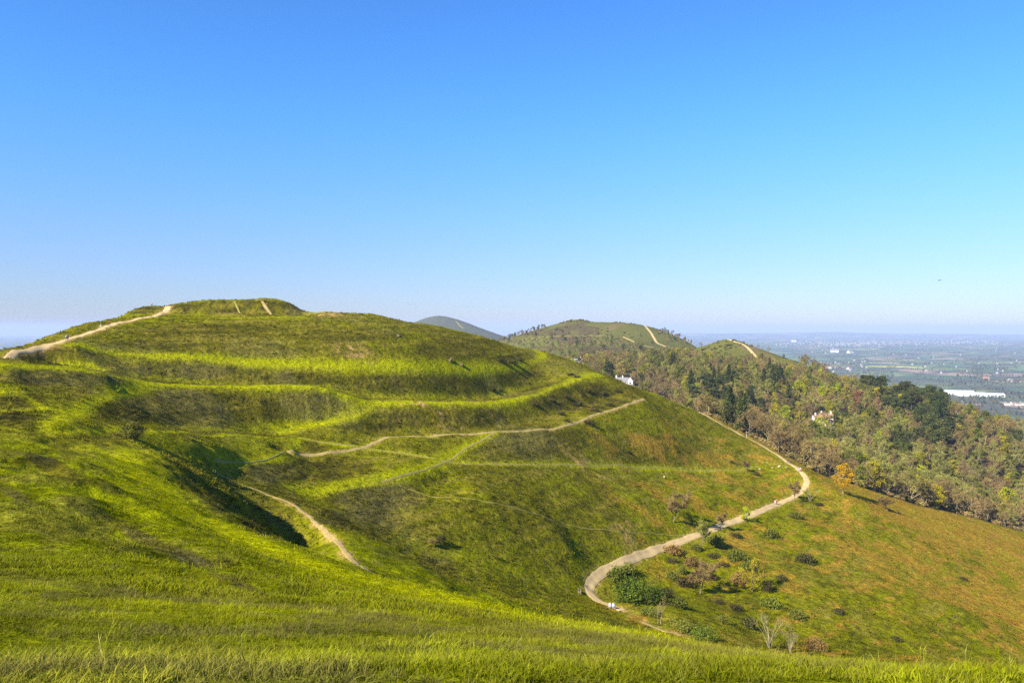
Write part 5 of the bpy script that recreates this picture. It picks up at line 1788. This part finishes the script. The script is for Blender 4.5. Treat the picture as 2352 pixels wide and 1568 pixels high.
def person(loc, rz, label, pose='walk', top=('grey_jacket', (.3, .3, .3)), legs=('blue_jeans', (.06, .08, .16)), hair=('brown_hair', (.07, .04, .025)), h=1.72, pack=None, long_hair=False, skirt=False, group=None, sleeves=True):
    k = h / 1.72
    t = tag(empty('person', loc, rz), label, 'person', group)
    sit = pose == 'sit'
    dz = -0.47 if sit else 0.0
    st = {'walk': 0.20, 'stand': 0.02, 'sit': 0}[pose]
    J = {}
    J['pel'] = (0, 0, .95 + dz, .115); J['spi'] = (0, .01, 1.13 + dz, .105); J['che'] = (0, .01, 1.33 + dz, .125); J['nec'] = (0, .01, 1.475 + dz, .050)
    J['jaw'] = (0, .025, 1.55 + dz, .062); J['hed'] = (0, .02, 1.625 + dz, .084); J['top'] = (0, .0, 1.69 + dz, .058); J['nos'] = (0, .115, 1.60 + dz, .013)
    for s, nm in ((-1, 'L'), (1, 'R')):
        sw = st * s
        J['sho' + nm] = (s * .175, 0, 1.405 + dz, .052)
        J['elb' + nm] = (s * .225, -sw * .45 - .02, 1.13 + dz, .038)
        J['wri' + nm] = (s * .21, -sw * .55 + (.10 if not sit else .26), .90 + dz + (.12 if sit else 0), .026)
        wx_, wy_, wz_, _ = J['wri' + nm]
        J['pal' + nm] = (wx_, wy_ + .03, wz_ - .065, .030)
        for f, (dx, ln) in enumerate(((-.022, .066), (-.007, .078), (.008, .072), (.022, .055))):
            J['fa%d' % f + nm] = (wx_ + .004 * s, wy_ + .035 + dx, wz_ - .115, .0088)
            J['fb%d' % f + nm] = (wx_ - .006 * s, wy_ + .040 + dx, wz_ - .112 - ln * .6, .0072)
        J['tha' + nm] = (wx_ - .020 * s, wy_ + .065, wz_ - .085, .010)
        J['thb' + nm] = (wx_ - .026 * s, wy_ + .075, wz_ - .122, .008)
        J['hip' + nm] = (s * .092, 0, .90 + dz, .085)
        if sit:
            J['kne' + nm] = (s * .11, .44, .47, .058); J['ank' + nm] = (s * .11, .42, .09, .036); J['toe' + nm] = (s * .12, .56, .035, .034)
        else:
            J['kne' + nm] = (s * .095, sw * .75 + .05, .49, .056); J['ank' + nm] = (s * .095, sw * 1.2 - .02, .085 + (.05 if sw < -.1 else 0), .036); J['toe' + nm] = (s * .10, sw * 1.2 + .13, .035, .033)
    E = [('pel', 'spi'), ('spi', 'che'), ('che', 'nec'), ('nec', 'jaw'), ('jaw', 'hed'), ('hed', 'top'), ('hed', 'nos')]
    for nm in 'LR':
        E += [('che', 'sho' + nm), ('sho' + nm, 'elb' + nm), ('elb' + nm, 'wri' + nm), ('wri' + nm, 'pal' + nm), ('pel', 'hip' + nm), ('hip' + nm, 'kne' + nm), ('kne' + nm, 'ank' + nm), ('ank' + nm, 'toe' + nm), ('pal' + nm, 'tha' + nm), ('tha' + nm, 'thb' + nm)]
        for f in range(4):
            E += [('pal' + nm, 'fa%d' % f + nm), ('fa%d' % f + nm, 'fb%d' % f + nm)]

    def sub(keys, add, mat, name, edges=None):
        ks = [q for q in J if q in keys]
        ix = {q: i for i, q in enumerate(ks)}
        vs_ = [(J[q][0] * k, J[q][1] * k, J[q][2] * k, (J[q][3] + add) * k) for q in ks]
        es = [(ix[a], ix[b]) for a, b in E if a in ix and b in ix]
        return skinned(name, vs_, es, mat, t, ix.get('pel', 0))
    sub(set(J), 0, M_SKIN, 'body')
    arm = ['sho', 'elb'] + (['wri'] if sleeves else [])
    sub({'pel', 'spi', 'che'} | {a + n for a in arm for n in 'LR'}, .022, cloth(*top), 'jacket')
    sub({'pel'} | {a + n for a in ('hip', 'kne', 'ank') for n in 'LR'}, .018, cloth(*legs), 'trousers')
    for nm in 'LR':
        a, b = J['ank' + nm], J['toe' + nm]
        skinned('shoe', [(a[0] * k, (a[1] - .03) * k, (a[2] - .03) * k, .048 * k), (b[0] * k, b[1] * k, b[2] * k, .042 * k)], [(0, 1)], cloth('dark_shoes', (.05, .04, .035)), t)
    hz_ = J['hed'][2]
    hv = [(0, -.028 * k, (hz_ + .03) * k, .088 * k), (0, -.01 * k, (hz_ + .075) * k, .070 * k)]
    he = [(0, 1)]
    if long_hair:
        hv.append((0, -.075 * k, (hz_ - .16) * k, .07 * k))
        he.append((0, 2))
    skinned('hair', hv, he, cloth(*hair), t)
    for s in (-1, 1):
        e = MB()
        e.tube([(s * .032 * k, .098 * k, (hz_ - .005) * k), (s * .032 * k, .108 * k, (hz_ - .005) * k)], [.011 * k, .006 * k], 6)
        link('eye', e.mesh('eye', M_EYE), t)
        e = MB()
        e.tube([(s * .082 * k, .01 * k, (hz_ - .045) * k), (s * .094 * k, .0, (hz_ - .01) * k), (s * .086 * k, -.012 * k, (hz_ + .02) * k)], [.012 * k, .02 * k, .012 * k], 6)
        link('ear', e.mesh('ear', M_SKIN), t)
    if pack:
        b_ = MB()
        z0 = (1.02 + dz) * k
        b_.box(-.15 * k, .15 * k, -.33 * k, -.145 * k, z0, z0 + .42 * k)
        b_.box(-.11 * k, .11 * k, -.38 * k, -.332 * k, z0 + .04, z0 + .24 * k)
        tag(link('rucksack', b_.mesh('rucksack', cloth(*pack))), 'dark rucksack worn by the walker in red on the ridge path', 'rucksack')
        o = COL.objects['rucksack']
        o.matrix_world = Matrix.Translation(loc) @ Matrix.Rotation(rz, 4, 'Z')
    return t


def foot(u, v, D):
    x, y, z = hit(u, v, near=D)
    return (x, y, z + 0.13)


G1, G2 = None, None
person(foot(152.4, 783.0, 218), R(-70), 'person in white top and dark trousers, left of a ridge path pair', 'walk', ('white_top', (.75, .76, .78)), ('dark_trousers', (.03, .035, .05)), h=1.66)
person(foot(155.8, 783.0, 218), R(-70), 'person in teal jacket and dark trousers, right of a ridge path pair', 'walk', ('teal_jacket', (.04, .13, .17)), ('black_trousers', (.02, .022, .03)), h=1.80)
person(foot(232, 754.5, 240), R(115), 'person with long dark hair, khaki top and pale trousers on the ridge path', 'walk', ('khaki_top', (.30, .29, .17)), ('pale_trousers', (.70, .72, .66)), ('black_hair', (.02, .015, .012)), h=1.72, long_hair=True)
person(foot(251.3, 751, 245), R(-75), 'person in an orange red jacket and grey trousers higher up the ridge path', 'walk', ('orange_red_jacket', (.62, .07, .03)), ('grey_trousers', (.28, .28, .30)), ('white_hair', (.6, .55, .48)), h=1.70, pack=('dark_rucksack', (.03, .03, .04)))
person(foot(349.5, 703.0, 303), R(160), 'person in a red top sitting on the left end of the hilltop mound', 'sit', ('red_top', (.5, .06, .05)), h=1.7)
person(foot(1809.4, 1063.5, 332), R(25), 'person in black walking up the gravel path, left of a dark pair', 'walk', ('black_jacket', (.02, .02, .028)), ('dark_trousers', (.03, .035, .05)), h=1.78)
person(foot(1815.4, 1065, 331), R(25), 'person in black walking up the gravel path, right of a dark pair', 'walk', ('black_jacket', (.02, .02, .028)), ('black_trousers', (.02, .022, .03)), h=1.76)
person(foot(1833.8, 1082.5, 320), R(200), 'person in a grey top walking down the gravel path above the bend', 'walk', ('grey_top', (.32, .34, .38)), ('grey_trousers', (.28, .28, .30)), h=1.80)
person(foot(1838.2, 1082.5, 320), R(200), 'person in a white top with red trousers beside the grey one above the path bend', 'walk', ('white_top', (.75, .76, .78)), ('red_trousers', (.50, .08, .07)), h=1.62)
person(foot(1780.4, 1158.6, 281), R(165), 'person in a pale pink top walking on the gravel path below the bend', 'walk', ('pink_top', (.72, .45, .46)), ('pale_jeans', (.35, .40, .52)), h=1.60, long_hair=True)
person(foot(1784.2, 1158.4, 281), R(165), 'person in a crimson jacket and blue jeans on the gravel path below the bend', 'walk', ('crimson_jacket', (.50, .03, .06)), ('blue_jeans', (.10, .16, .34)), h=1.78)
cb, sb_ = math.cos(R(165)), math.sin(R(165))
for ox, lab, tp in ((.36, 'person in a lilac top sitting on the left of the bench by the path', ('lilac_top', (.62, .52, .74))), (-.36, 'person in a pale blue top sitting on the right of the bench by the path', ('pale_blue_top', (.55, .68, .78)))):
    px_, py_ = ox, 0.02
    person((b2x + cb * px_ - sb_ * py_, b2y + sb_ * px_ + cb * py_, b2z + 0.10), R(165), lab, 'sit', tp, ('pale_jeans', (.35, .40, .52)), h=1.68)
# ------------------------------------------------------------------ grass
mg, tg_, bg_ = nmat("grass_blades")
ai = tg_.nodes.new("ShaderNodeAttribute")
ai.attribute_type = 'INSTANCER'
ai.attribute_name = "tint"
as_ = tg_.nodes.new("ShaderNodeAttribute")
as_.attribute_name = "shade"
cg = mixc(tg_, 1.0, ai.outputs["Color"], as_.outputs["Fac"], 'MULTIPLY')
tg_.links.new(cg, bg_.inputs["Base Color"])
bg_.inputs["Roughness"].default_value = 0.6
bg_.inputs["Specular IOR Level"].default_value = 0.02
trn = tg_.nodes.new("ShaderNodeBsdfTranslucent")
tg_.links.new(cg, trn.inputs["Color"])
mxs = tg_.nodes.new("ShaderNodeMixShader")
mxs.inputs[0].default_value = 0.35
tg_.links.new(bg_.outputs[0], mxs.inputs[1])
tg_.links.new(trn.outputs[0], mxs.inputs[2])
tg_.links.new(mxs.outputs[0], tg_.nodes["Material Output"].inputs["Surface"])


def tuft(seed, n, h, wid, bw, bend=0.5):
    rn = random.Random(seed)
    B = MB()
    for k in range(n):
        an, rr = rn.random() * 6.283, wid * math.sqrt(rn.random())
        p = Vector((math.cos(an) * rr, math.sin(an) * rr, -0.02))
        d = Vector((math.cos(an) * .35 + rn.gauss(.12, .35), math.sin(an) * .35 + rn.gauss(0, .35), 0)) * bend
        hh = h * rn.uniform(0.45, 1.1)
        s = Vector((-math.sin(an + rn.gauss(0, 1)), math.cos(an + rn.gauss(0, 1)), 0)).normalized() * bw
        m = p + Vector((d.x * .3, d.y * .3, .6)) * hh
        e = p + Vector((d.x * 1.1, d.y * 1.1, .95)) * hh
        sh = rn.uniform(.75, 1.25)
        B.quad(p - s, p + s, m + s * .7, m - s * .7, sh * 0.85)
        B.tri(m - s * .7, m + s * .7, e, sh * 1.1)
    return [B.mesh("grass", mg)]


def stalk(seed):
    rn = random.Random(seed)
    B = MB()
    for k in range(3):
        a = Vector((rn.gauss(0, .03), rn.gauss(0, .03), 0))
        d = Vector((rn.gauss(.05, .12), rn.gauss(0, .12), 0))
        h = rn.uniform(.28, .5)
        s = Vector((.0022, 0.001, 0))
        B.quad(a - s, a + s, a + d * .5 + Vector((0, 0, h)) + s, a + d * .5 + Vector((0, 0, h)) - s, 1)
        B.tri(a + d * .5 + Vector((0, 0, h)) - s * 3, a + d * .5 + Vector((0, 0, h)) + s * 3, a + d + Vector((0, 0, h * 1.25)), 1)
    return [B.mesh("grass", mg)]


PATHS_C = [(world_line(n, 0.05), w) for n, w in (('gravel_path', 2.0), ('ridge_path', 2.8), ('bank_path', 0.9), ('trail_four', 0.8), ('line_five', 0.5), ('line_six', 0.6))]


def sow(n, d0, d1, power, umin=-160, umax=2520, seed=1):
    r = np.random.default_rng(seed)
    q = r.random(n)
    if abs(power + 1) < 1e-6:
        D = d0 * (d1 / d0) ** q
    else:
        a, b = d0 ** (power + 1), d1 ** (power + 1)
        D = (a + (b - a) * q) ** (1 / (power + 1))
    u = r.uniform(umin, umax, n)
    x = (u - CU) / FPX * D
    ok = np.ones(n, bool)
    if d1 > 60:
        for pl, w in PATHS_C:
            ok &= dist_line(x, D, pl) > w
    x, D, u = x[ok], D[ok], u[ok]
    z = ground(x, D)
    # leave out what a nearer rise hides
    vis = np.ones(len(x), bool)
    e = z / D
    for f in np.linspace(0.12, 0.97, 40):
        vis &= ground(x * f, D * f) / (D * f) <= e + 0.6 / D + 0.004
    x, D, z = x[vis], D[vis], z[vis]
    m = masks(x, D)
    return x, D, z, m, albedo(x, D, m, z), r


def lay(name, n, d0, d1, power, variants, scl, tintr, keepf, seed, sink=0.0, tilt=0.15, warm=None, zpow=None):
    x, y, z, m, c, r = sow(n, d0, d1, power, seed=seed)
    k = keepf(x, y, m, r)
    x, y, z, c = x[k], y[k], z[k], c[k]
    nn = len(x)
    f = r.uniform(tintr[0], tintr[1], nn)[:, None]
    c = c * f
    if warm is not None:
        c = c + (np.array(warm) - c) * (r.random(nn) ** 3)[:, None] * 0.7
    if name == "foreground_grass":                      # clumps: lush, worn and withered patches
        c = c * (0.45 + 1.15 * fbm(x / 0.75, y / 0.75, 621, 3))[:, None]
        wv = 0.75 * sstep(0.52, 0.66, fbm(x / 1.5, y / 1.1, 625, 3))[:, None]
        c = c + (np.array((0.125, 0.100, 0.040)) - c) * wv * (0.4 + 0.6 * r.random(nn))[:, None]
    s = scl(y, r.random(nn)) * (0.15 + 1.7 * fbm(x / 0.9, y / 0.9, 611, 3))
    pts = np.stack([x, y, z - sink, r.integers(0, len(variants), nn), s, r.normal(0, tilt, nn), r.normal(0, tilt, nn), r.random(nn) * 6.283, c[:, 0], c[:, 1], c[:, 2]], 1)
    scatter(name, pts, variants)
    print("GRASS", name, nn)


FINE = [tuft(700 + k, 16, 0.052 + .012 * k, 0.07, 0.0034, 1.15) for k in range(4)]
lay("foreground_grass", 75000, 3.0, 26, 0.25, FINE, lambda d, q: (0.55 + 0.7 * q * q) * (0.9 + 0.015 * d), (0.9, 1.9), lambda x, y, m, r: r.random(len(x)) < 1.0, 21, 0.01, 0.2, (0.22, 0.19, 0.03))
STALK = [stalk(720 + k) for k in range(3)]
lay("dry_stalks", 1600, 3.5, 22, 0.3, STALK, lambda d, q: 0.22 + 0.25 * q, (1.6, 2.2), lambda x, y, m, r: r.random(len(x)) < 0.5, 22, 0, 0.2, (0.42, 0.36, 0.17))
MIDT = [tuft(730 + k, 16, 0.17, 0.20, 0.014, 1.1) for k in range(4)]
lay("shoulder_grass", 60000, 18, 135, -1, MIDT, lambda d, q: (0.5 + 0.6 * q) * (0.8 + 0.004 * d), (0.65, 1.5), lambda x, y, m, r: r.random(len(x)) < 1 - 0.75 * np.maximum(m['lush'] * 0.8, m['trod']), 23, 0.04, 0.15, (0.17, 0.15, 0.02))
FART = [tuft(740 + k, 12, 0.42, 0.42, 0.055, 1.0) for k in range(4)]
lay("hillside_grass", 80000, 115, 400, -0.6, FART, lambda d, q: (0.4 + 0.9 * q * q), (0.62, 1.3), lambda x, y, m, r: (r.random(len(x)) < 1 - 0.9 * np.maximum(m['lush'], m['trod'])) & (m['wood'] < 0.3), 24, 0.06, 0.1)
# ------------------------------------------------------------------ the air
hz = MB()
hz.box(-46000, 46000, -1500, 43000, -600, 92)
hm = bpy.data.materials.new("haze")
hm.use_nodes = True
ht = hm.node_tree
ht.nodes.remove(ht.nodes["Principled BSDF"])
pv = ht.nodes.new("ShaderNodeVolumePrincipled")
pv.inputs["Color"].default_value = (0.54, 0.66, 0.95, 1)
pv.inputs["Density"].default_value = 5.4e-5
pv.inputs["Anisotropy"].default_value = 0.0
ht.links.new(pv.outputs[0], ht.nodes["Material Output"].inputs["Volume"])
tag(link("haze", hz.mesh("haze", hm)), kind='stuff')
